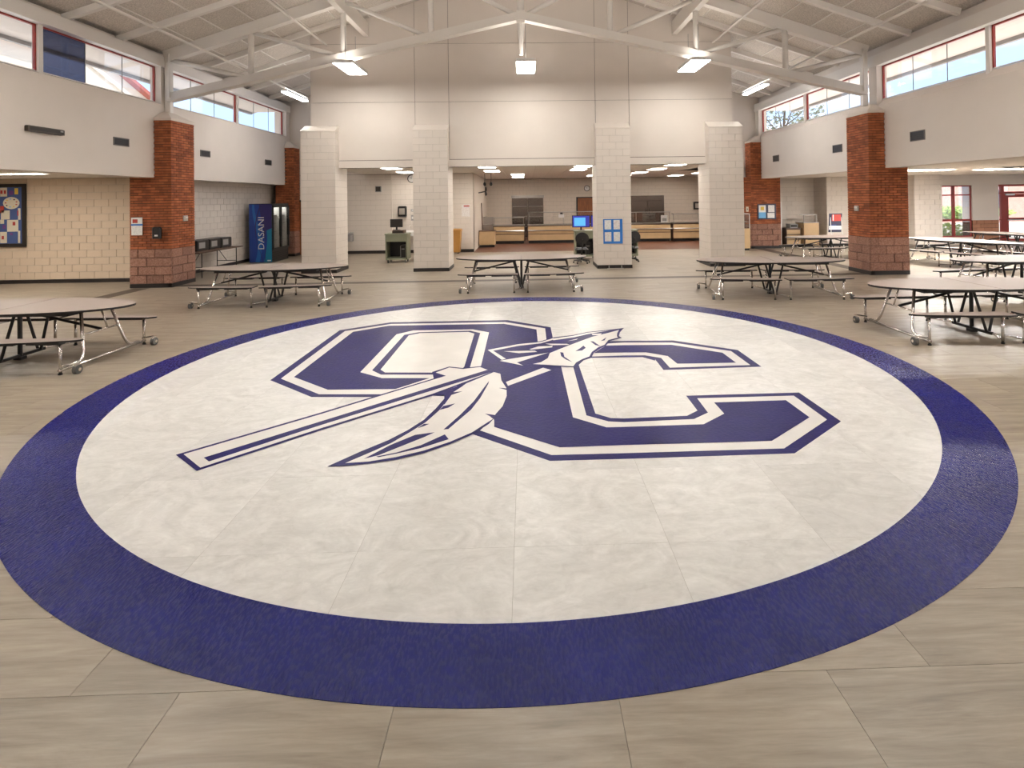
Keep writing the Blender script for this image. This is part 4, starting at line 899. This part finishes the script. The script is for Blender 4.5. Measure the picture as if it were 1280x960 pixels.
for v, m in (((0, 180, 80, 280), 'offwhite'), ((165, 185, 205, 255), 'yellow'), ((100, 215, 150, 262), 'purple'), ((0, 390, 45, 470), 'red'), ((10, 440, 110, 542), 'offwhite'), ((80, 548, 208, 680), 'offwhite'), ((205, 415, 232, 545), 'offwhite'), ((0, 545, 45, 592), 'offwhite'), ((0, 685, 78, 812), 'offwhite'), ((205, 672, 230, 812), 'offwhite')): card(*sc(v), m)
for v, m in (((5, 210, 30, 250), 'red'), ((45, 210, 68, 250), 'red'), ((30, 605, 66, 650), 'purple'), ((115, 695, 145, 722), 'purple'), ((145, 570, 175, 610), 'red'), ((20, 730, 45, 770), 'red'), ((198, 440, 212, 500), 'red')): card(*sc(v), m, .005)
pc = at(130/9.14, 215+355/9.14, Y=15.67)
MB().prism_ax([(pc[0]+14.4+.22*math.cos(2*math.pi*k/20), pc[2]-1.87+.165*math.sin(2*math.pi*k/20)) for k in range(20)], 'y', -.030, -.025).build('paint_palette_drawing', 'offwhite', t)
for k in range(9):
    a = 2*math.pi*k/9+.3; MB().box(pc[0]+14.4+.15*math.cos(a)-.02, pc[0]+14.4+.15*math.cos(a)+.02, -.034, -.031, pc[2]-1.87+.11*math.sin(a)-.015, pc[2]-1.87+.11*math.sin(a)+.015).build('paint_blot', ('red', 'black', 'skyblue', 'yellow')[k % 4], t)
# bay with fountain
yB = YE-.001
t = wall_thing('water_fountain', 'grey wall-mounted water fountain in the left kitchen bay', 'fountain', -7.08, yB, .72, 0)
MB().bev(-.2, .2, -.32, 0, -.2, .10, .03).build('basin', 'grey', t); MB().box(-.2, .2, -.05, 0, .1, .16).build('back_splash', 'silver', t); MB().tube([(.08, -.1, .1), (.08, -.12, .15), (.04, -.14, .155)], .01, 6).build('spout', 'chrome', t)
t = wall_thing('wall_speaker', 'small square grey speaker high on the fountain bay wall', 'speaker', -5.88, yB, 2.6, 0)
MB().box(-.12, .12, -.03, 0, -.12, .12).build('frame', 'grey', t); MB().box(-.095, .095, -.036, -.03, -.095, .095).build('grille', 'vent', t)
run('wall_conduit', [(-5.34, YE-.025, .9), (-5.34, YE-.025, 3.19)], .02, 'painted conduit running up the fountain bay wall', 'conduit', 'cmu')
def clock(x, y, z, r, label):
    t = wall_thing('wall_clock', label, 'clock', x, y, z, 0)
    n = 24; MB().prism_ax([(r*math.cos(2*math.pi*k/n), r*math.sin(2*math.pi*k/n)) for k in range(n)], 'y', -.03, 0).build('face', 'white', t)
    V = []; F = []
    for k in range(n):
        a = 2*math.pi*k/n
        for rr, yy in ((r*1.0, 0), (r*1.0, -.05), (r*.82, -.05), (r*.82, -.03)): V.append((rr*math.cos(a), yy, rr*math.sin(a)))
    for k in range(n):
        j = (k+1) % n
        for i in range(3): F.append((k*4+i, k*4+i+1, j*4+i+1, j*4+i))
    MB().add(V, F).build('rim', 'black', t); MB().beam((0, -.034, 0), (-.35*r, -.034, .3*r), .006, .012).build('hour_hand', 'black', t); MB().beam((0, -.037, 0), (.1*r, -.037, .7*r), .006, .01).build('minute_hand', 'black', t)
clock(-4.53, yB, 3.0, .17, 'round black-rimmed clock half hidden by a block column'); clock(3.39, 30.387, 2.64, .16, 'round black-rimmed clock above the brown kitchen door')
def towel(x, y, z, label):
    t = wall_thing('paper_towel_dispenser', label, 'dispenser', x, y, z, 0, 'paper towel dispensers')
    MB().bev(-.165, .165, -.2, 0, -.21, .21, .03).build('housing', 'black', t); MB().box(-.11, .11, -.205, -.2, -.13, .12).build('window', 'silver', t)
towel(-4.9, yB, 1.69, 'black paper towel dispenser above the green computer cart'); towel(9.35, 30.387, 1.62, 'black paper towel dispenser on the kitchen back wall')
for z, h in ((1.72, .06), (1.42, .14)):
    t = wall_thing('switch_plate', 'small square wall plate beside the paper towel dispenser' if z > 1.5 else 'tall wall plate below the paper towel dispenser', 'wall plate', -4.52, yB, z, 0)
    MB().box(-.06, .06, -.012, 0, -h/2*1.6, h/2*1.6).build('plate', 'grey', t); MB().box(-.03, .03, -.018, -.012, -h/3, h/3).build('switch', 'white', t)
t = thing('utility_sink', 'white utility sink on legs behind the green computer cart', 'sink', (-4.55, 22.45, 0))
MB().bev(-.32, .32, -.25, .3, .72, .92, .04).build('basin', 'white', t)
for x in (-.26, .26):
    for y in (-.2, .22): MB().tube([(x, y, 0), (x, y, .72)], .02, 6).build('leg', 'white', t)
MB().tube([(0, .2, .92), (0, .2, 1.08), (0, .05, 1.1)], .012, 6).build('faucet', 'chrome', t)
# computer carts
def cart(x, y, label, w=.74, dp=.58, hgt=1.0):
    t = thing('computer_cart', label, 'cart', (x, y, 0), 0, 'green computer carts')
    b = MB(); b.box(-w/2, -w/2+.04, 0, dp, .13, hgt-.03); b.box(w/2-.04, w/2, 0, dp, .13, hgt-.03); b.box(-w/2+.04, w/2-.04, dp-.03, dp, .13, hgt-.03); b.box(-w/2, w/2, 0, dp, .10, .16); b.build('body', 'cart', t)
    MB().bev(-w/2-.02, w/2+.02, -.02, dp+.02, hgt-.05, hgt, .01).build('worktop', 'cart', t)
    MB().box(-w/2+.04, w/2-.04, -.005, .02, hgt-.28, hgt-.055).build('drawer_front', 'cart', t); MB().box(-w/2+.04, w/2-.04, dp-.035, dp-.031, .17, hgt-.3).build('inner_back', 'black', t)
    for sx in (-1, 1):
        for sy in (.07, dp-.07):
            c = MB().box(sx*(w/2-.08)-.015, sx*(w/2-.08)+.015, sy-.015, sy+.015, .06, .10).build('caster', 'grey', t)
            MB().tube([(sx*(w/2-.08)-.02, sy, .048), (sx*(w/2-.08)+.02, sy, .048)], .048, 12).build('wheel', 'rubber', c)
    return t
def tower(x, y, z, label):
    t = thing('computer_tower', label, 'computer', (x, y, z)); MB().box(-.09, .09, 0, .40, 0, .42).build('case', 'black', t); MB().box(-.085, -.075, -.006, 0, .02, .40).build('bezel_strip', 'silver', t); MB().box(-.05, .05, -.006, 0, .28, .31).build('disc_drive', 'grey', t)
def monitor(x, y, z, label, w=.4, h=.30, scr='black', rz=0):
    t = thing('computer_monitor', label, 'monitor', (x, y, z), rz)
    MB().box(-w/2, w/2, -.03, .02, .10, .10+h).build('bezel', 'black', t); s = MB().box(-w/2+.02, w/2-.02, -.034, -.03, .12, .08+h).build('screen', 'frame_black' if scr == 'black' else 'screen2', t)
    if scr != 'black': MB().box(-w/2+.07, w/2-.16, -.037, -.034, .15, .02+h).build('open_window', 'screen', s)
    MB().box(-.03, .03, 0, .03, .015, .12).build('stand', 'black', t); MB().box(-.11, .11, -.08, .1, 0, .015).build('foot', 'black', t)
cart(-4.38, 19.28, 'sage green computer cart left of the second block column'); tower(-4.18, 19.42, .162, 'black computer tower inside the left green cart'); 
t = thing('register_drawer', 'dark flat cash drawer under the left monitor', 'cash drawer', (-4.33, 19.36, 1.002)); MB().box(-.2, .2, 0, .38, 0, .10).build('case', 'brown_top', t); MB().box(-.17, .17, -.008, 0, .015, .085).build('drawer_face', 'frame_black', t)
monitor(-4.42, 19.55, 1.104, 'black monitor on the left green cart', .42, .28)
cart(2.12, 19.3, 'sage green computer cart behind the black office chair'); tower(2.2, 19.42, .162, 'black computer tower inside the cart behind the office chair')
monitor(1.98, 19.52, 1.002, 'lit blue monitor on the cart left of the notice column', .62, .42, 'lit'); monitor(2.5, 19.6, 1.002, 'second monitor beside the lit blue one', .34, .42, 'lit2')
cart(3.55, 19.3, 'sage green computer cart peeking out right of the notice column')
def chair(x, y, rz, label):
    t = thing('office_chair', label, 'chair', (x, y, 0), rz, 'black office chairs')
    MB().bev(-.22, .22, -.2, .23, .44, .51, .05).build('seat', 'black', t); MB().prism_ax([(.22*math.cos(2*math.pi*k/20), .82+.2*math.sin(2*math.pi*k/20)) for k in range(20)], 'y', -.27, -.21).build('backrest', 'black', t)
    MB().tube([(0, -.1, .46), (0, -.26, .48), (0, -.28, .8)], .02, 6).build('back_bar', 'blackm', t); MB().tube([(0, 0, .1), (0, 0, .45)], .025, 8).build('gas_post', 'blackm', t)
    for k in range(5):
        a = 2*math.pi*k/5+.3; l = MB().tube([(0, 0, .11), (.27*math.cos(a), .27*math.sin(a), .075)], .018, 6).build('base_spoke', 'blackm', t)
        MB().tube([(.27*math.cos(a)-.02, .27*math.sin(a), .028), (.27*math.cos(a)+.02, .27*math.sin(a), .028)], .028, 10).build('caster', 'black', l)
chair(1.86, 18.25, 0, 'black office chair in front of the lit monitor'); chair(3.52, 18.5, .3, 'black office chair half hidden behind the notice column')
# bin and poster
t = thing('wheeled_bin', 'ochre wheeled bin beside the second block column', 'bin', (-2.78, 22.3, 0))
V = [(-.22, -.22, .06), (.22, -.22, .06), (.22, .22, .06), (-.22, .22, .06), (-.27, -.27, .88), (.27, -.27, .88), (.27, .27, .88), (-.27, .27, .88)]
MB().add(V, [(0, 3, 2, 1), (4, 5, 6, 7), (0, 1, 5, 4), (1, 2, 6, 5), (2, 3, 7, 6), (3, 0, 4, 7)]).build('tub', 'trash', t); MB().bev(-.29, .29, -.29, .29, .88, .97, .03).build('lid', 'trash', t)
for x in (-.16, .16): MB().tube([(x-.02, -.16, .06), (x+.02, -.16, .06)], .06, 12).build('wheel', 'black', t); MB().tube([(x-.02, .16, .06), (x+.02, .16, .06)], .06, 12).build('wheel', 'black', t)
t = wall_thing('wall_poster', 'white printed poster on the wall above the ochre bin', 'poster', -2.37, yB, 1.68, 0); MB().box(-.17, .17, -.005, 0, -.24, .24).build('sheet', 'paper', t); MB().box(-.08, .15, -.008, -.005, .16, .21).build('heading', 'red', t)
# ================================================================== kitchen
t = thing('tan_cabinet', 'low tan cabinet standing at the left end of the serving line', 'cabinet', (-1.66, 24.85, .003)); MB().box(-.36, .34, .02, .6, .10, .70).build('body', 'tan', t); MB().box(-.37, .35, 0, .62, .70, .73).build('top', 'brown_top', t); MB().box(-.34, .32, 0, .02, .12, .68).build('door', 'tan', t); MB().box(-.33, .31, .05, .58, 0, .10).build('plinth', 'black', t)
def counter(x0, x1, label, gz, gx=None):
    y = 26.6; w = (x1-x0)/2; t = thing('serving_counter', label, 'counter', ((x0+x1)/2, y, .003), 0, 'tan serving counters')
    MB().box(-w, w, .04, .8, .12, .84).build('body', 'brown_top', t); MB().box(-w+.05, w-.05, .1, .75, 0, .12).build('plinth', 'black', t)
    MB().box(-w+.03, w-.03, .01, .04, .14, .42).build('lower_panel', 'tan', t); MB().box(-w+.03, w-.03, .01, .04, .60, .80).build('upper_panel', 'tan', t); MB().box(-w+.03, w-.03, .02, .04, .45, .57).build('middle_panel', 'tan', t)
    MB().box(-w, w, -.02, .82, .84, .88).build('worktop', 'stainless', t)
    for k in range(3): MB().tube([(-w+.02, -.1-.1*k, .62), (w-.02, -.1-.1*k, .62)], .015, 6).build('tray_rail', 'stainless', t)
    n = max(2, int(round(2*w/1.6))+1)
    for k in range(n):
        x = -w+.06+(2*w-.12)*k/(n-1); MB().tube([(x, .1, .88), (x, .1, gz)], .014, 6).build('guard_post', 'stainless', t); MB().box(x-.02, x+.02, -.32, .01, .59, .61).build('rail_bracket', 'blackm', t)
    MB().box(-w+.02, w-.02, .0, .34, gz, gz+.03).build('guard_shelf', 'stainless', t); MB().box(-w+.05, w-.05, .06, .066, .98, gz-.02).build('guard_glass', 'glass', t)
    return t
counter(-1.5, .0, 'short tan serving counter left of the gap in the serving line', 1.21); counter(.13, 3.55, 'long tan serving counter in front of the brown kitchen door', 1.45)
counter(3.67, 6.98, 'tan serving counter in front of the stainless refrigerator', 1.38); counter(7.06, 9.6, 'tan serving counter at the right end of the serving line', 1.28)
t = thing('napkin_dispenser', 'white dispenser box on the counter by the refrigerator', 'dispenser', (6.82, 27.2, .885)); MB().bev(-.16, .14, 0, .12, 0, .34, .02).build('case', 'white', t); MB().box(-.12, .1, -.005, 0, .05, .2).build('opening', 'grey', t)
t = wall_thing('price_card', 'small white card hanging on the long counter guard', 'card', 1.75, 26.655, 1.28, 0); MB().box(-.13, .13, -.006, 0, -.08, .08).build('sheet', 'white', t); MB().box(-.06, .06, -.004, .0, .08, .165).build('hanger', 'black', t)
t = thing('refrigerator', 'tall stainless two-door refrigerator against the kitchen back wall', 'refrigerator', (6.5, 29.55, .003)); MB().box(-.9, .9, .04, .80, .12, 2.2).build('cabinet', 'dark_steel', t); MB().box(-.88, .88, .06, .78, 0, .12).build('plinth', 'black', t)
for a, b_ in ((-.88, -.01), (.01, .88)):
    for z0, z1 in ((.15, 1.02), (1.06, 1.92)):
        d = MB().bev(a, b_, 0, .04, z0, z1, .01).build('door', 'dark_steel', t); MB().tube([(b_-.08 if a < 0 else a+.08, -.04, z0+.15), (b_-.08 if a < 0 else a+.08, -.04, z0+.45)], .014, 6).build('handle', 'black', d)
MB().box(-.88, .88, .0, .04, 1.95, 2.19).build('top_grille', 'dark_steel', t)
t = thing('hand_sink', 'grey stainless hand sink behind the low tan cabinet', 'sink', (-1.74, 27.2, .003)); MB().box(-.3, .2, 0, .5, .45, .9).build('basin', 'stainless', t); MB().box(-.3, .2, .46, .5, .9, 1.25).build('back_splash', 'stainless', t); 
for x in (-.26, .16): MB().tube([(x, .06, 0), (x, .06, .45)], .02, 6).build('leg', 'stainless', t); MB().tube([(x, .44, 0), (x, .44, .45)], .02, 6).build('leg', 'stainless', t)
for x, n in ((-1.62, 'left'), (-1.36, 'right')):
    t = thing('power_cord_drop', '%s of the two black power cords hanging from the kitchen ceiling' % n, 'cord', (x, 23.2, 2.68), 0, 'hanging power cords'); MB().tube([(0, 0, .14), (.01, 0, .3), (0, 0, .505)], .01, 6).build('cord', 'black', t); MB().lathe([(.03, 0), (.06, .04), (.05, .12), (.02, .15)], n=10).build('socket', 'black', t)
t = thing('wall_fan', 'dark fan mounted high on the kitchen left wall', 'fan', (-2.045, 25.2, 2.42))
MB().tube([(0, 0, 0), (.3, -.05, .05)], .025, 6).build('bracket', 'black', t)
V = [(.32+.0*k, -.06+.27*math.cos(2*math.pi*k/20), .06+.2*math.sin(2*math.pi*k/20)) for k in range(21)]; MB().tube(V, .014, 6, cap=False).build('cage_ring', 'black', t)
for k in range(4): a = HP*k+.4; MB().beam((.32, -.06, .06), (.36, -.06+.24*math.cos(a), .06+.18*math.sin(a)), .02, .1).build('blade', 'black', t)
t = thing('broom', 'brown broom leaning upright on the kitchen left wall', 'broom', (-1.93, 25.95, .003)); MB().tube([(0, 0, .2), (-.06, .05, 1.95)], .022, 6).build('handle', 'brown_top', t); MB().box(-.08, .08, -.03, .03, 0, .22).build('brush', 'tan', t)
# ================================================================== notices on the column and pier
t = wall_thing('notice_card', 'bright blue notice card with four printed sheets on a white column', 'notice', 2.67, 16.797, 1.11, 0); MB().box(-.29, .29, -.008, 0, -.37, .37).build('backing', 'blue_card', t)
for x0, x1 in ((-.25, -.05), (.02, .21)):
    for z0, z1 in ((.06, .34), (-.30, -.02)): MB().box(x0, x1, -.012, -.008, z0, z1).build('sheet', 'paper' if z0*x0 > 0 else 'paperc', t)
t = thing('floor_bracket', 'small grey metal bracket at the foot of the notice column', 'bracket', (2.72, 16.72, 0)); MB().box(-.24, .24, -.05, .03, 0, .012).build('plate', 'silver', t); MB().box(-.2, -.18, .0, .03, .012, .09).build('upright', 'silver', t); MB().box(.18, .2, .0, .03, .012, .09).build('upright', 'silver', t)
t = wall_thing('framed_notice_board', 'dark framed notice board with blue poster on the far right brick pier', 'notice board', 9.70, 22.243, 1.47, 0)
MB().box(-.37, .37, -.04, 0, -.31, .31).build('frame', 'navy_frame', t); MB().box(-.33, -.05, -.044, -.04, -.25, .26).build('poster', 'skyblue', t); MB().box(-.33, -.05, -.047, -.044, -.02, .26).build('poster_top', 'white', t); MB().box(-.26, -.12, -.05, -.047, .06, .2).build('poster_figure', 'yellow', t)
MB().box(.05, .30, -.044, -.04, -.02, .26).build('sheet', 'paperc', t); MB().box(.02, .30, -.044, -.04, -.25, -.05).build('sheet', 'paperc', t)
t = wall_thing('light_switch', 'cream light switch on the brick left of the framed notice board', 'switch', 8.92, 22.245, 1.58, 0); MB().box(-.05, .05, -.012, 0, -.1, .1).build('plate', 'offwhite', t); MB().box(-.015, .015, -.02, -.012, -.03, .03).build('toggle', 'brown_top', t)
t = thing('display_cabinet', 'tan cabinet with glass top half beside the far right brick pier', 'cabinet', (8.44, 21.55, 0)); MB().box(-.3, .3, 0, .5, .08, .85).build('body', 'tan', t); MB().box(-.28, .28, .04, .48, 0, .08).build('plinth', 'black', t); MB().box(-.3, .3, .0, .5, 1.40, 1.43).build('top', 'silver', t); MB().box(-.28, .28, .46, .48, .85, 1.4).build('back', 'brown_top', t)
for x in (-.29, .29): MB().box(x-.012, x+.012, 0, .03, .85, 1.4).build('post', 'silver', t)
MB().box(-.28, .28, .01, .016, .85, 1.4).build('pane', 'glass_dark', t); MB().box(-.28, .28, .04, .46, 1.1, 1.115).build('shelf', 'silver', t)
# ================================================================== right seating area
def X_(px, py, Y): return at(px, py, Y=Y)
p, q = X_(1005, 279, 22.6), X_(1024, 296, 22.6)
t = thing('serving_counter', 'tan counter with steel guard behind the far right pier', 'counter', (p[0], 22.6, 0)); wd_ = q[0]-p[0]
MB().box(0, wd_, 0, .7, .06, p[2]).build('body', 'tan', t); MB().box(.05, wd_, .05, .65, 0, .06).build('plinth', 'black', t); MB().box(-.02, wd_, -.02, .72, p[2], p[2]+.03).build('worktop', 'stainless', t)
zt = X_(1005, 269, 22.6)[2]
for x in (.05, wd_-.05): MB().tube([(x, .1, p[2]+.03), (x, .1, zt)], .02, 6).build('guard_post', 'stainless', t)
MB().box(-.05, wd_-.1, .0, .3, zt, zt+.03).build('guard_shelf', 'stainless', t); MB().box(.05, wd_-.05, .05, .056, p[2]+.12, zt-.02).build('guard_glass', 'glass', t)
p2 = X_(981, 286, 22.9)
t = thing('drawer_cabinet', 'low tan drawer cabinet left of the steel-guarded counter', 'cabinet', (p2[0], 22.75, 0)); w2 = p[0]-p2[0]-.06
MB().box(0, w2, .03, .6, .06, p2[2]).build('body', 'brown_top', t); MB().box(.03, w2-.03, .06, .55, 0, .06).build('plinth', 'black', t)
for k in range(3): z0 = .09+k*(p2[2]-.1)/3; MB().box(.02, w2-.02, 0, .03, z0, z0+(p2[2]-.1)/3-.03).build('drawer', 'tan', t)
MB().box(-.02, w2+.02, -.01, .62, p2[2], p2[2]+.03).build('top', 'brown_top', t)
pa = X_(986, 279, 22.9); t = thing('tray_box', 'dark grey box on the low tan drawer cabinet', 'box', (pa[0]+.16, 22.85, p2[2]+.032)); MB().bev(-.14, .2, 0, .35, 0, .17, .015).build('case', 'grey', t); MB().box(-.1, .16, -.004, 0, .04, .13).build('label_plate', 'vent', t)
p3, q3 = X_(974, 252, 23.3), X_(983, 303, 23.3)
t = thing('white_cooler', 'tall white display cooler showing right of the far right pier', 'cooler', (p2[0]-.66, 23.0, 0)); MB().box(0, .6, .03, .6, .08, p3[2]).build('cabinet', 'white', t); MB().box(.04, .56, 0, .03, .75, p3[2]-.25).build('door', 'silver', t); MB().box(.02, .58, .06, .58, 0, .08).build('plinth', 'black', t); MB().box(.04, .56, 0, .03, p3[2]-.22, p3[2]-.03).build('header_sign', 'paper', t); MB().box(.05, .55, 0, .03, .12, .7).build('lower_grille', 'white', t)
p4, q4, r4 = X_(1038, 267, 20.6), X_(1052, 290, 20.6), X_(1035, 300, 20.6)
t = thing('easel_sign', 'blue and red sign board on a white easel behind the bench tables', 'sign', ((p4[0]+q4[0])/2, 20.6, 0)); hw = .24; z0, z1 = q4[2], p4[2]
def tilt(x0, x1, a, b_, d, m, n): MB().add([(x0-.06*(1-a), -d, z0+(z1-z0)*a), (x1-.06*(1-a), -d, z0+(z1-z0)*a), (x1-.06*(1-b_), -d+.03, z0+(z1-z0)*b_), (x0-.06*(1-b_), -d+.03, z0+(z1-z0)*b_), (x0-.06*(1-a), -d+.02, z0+(z1-z0)*a), (x1-.06*(1-a), -d+.02, z0+(z1-z0)*a), (x1-.06*(1-b_), -d+.05, z0+(z1-z0)*b_), (x0-.06*(1-b_), -d+.05, z0+(z1-z0)*b_)], [(0, 1, 2, 3), (7, 6, 5, 4), (0, 4, 5, 1), (1, 5, 6, 2), (2, 6, 7, 3), (3, 7, 4, 0)]).build(n, m, t)
tilt(-hw, hw, 0, 1, .02, 'navy_frame', 'board'); tilt(-hw+.01, hw-.01, .14, .56, .024, 'white', 'lower_print'); tilt(-hw+.10, hw-.04, .60, .95, .026, 'red', 'upper_print'); tilt(-hw+.13, -hw+.16, .62, .93, .03, 'white', 'letter_bar'); tilt(-hw+.05, hw-.15, .22, .28, .028, 'felt', 'text_line'); tilt(-hw+.05, hw-.2, .36, .42, .028, 'felt', 'text_line')
for x in (-.2, .2): MB().tube([(x*1.15, -.12, 0), (x, .02, z1-.1)], .014, 6).build('easel_leg', 'white', t)
MB().tube([(0, .45, 0), (0, .03, z1-.15)], .014, 6).build('easel_leg', 'white', t)
for px, py, n in ((1270, 208.5, 'dark round ceiling diffuser nearest the right edge'), (1240, 219, 'flat dark ceiling diffuser near the red-framed window')):
    p = at(px, py, Z=2.83); t = thing('ceiling_diffuser', n, 'vent', (p[0], p[1], 2.838)); MB().lathe([(.30, -.02), (.32, 0)], n=16).build('rim', 'grey', t); MB().lathe([(.26, -.03), (.28, -.021)], n=16).build('grille', 'vent', t)
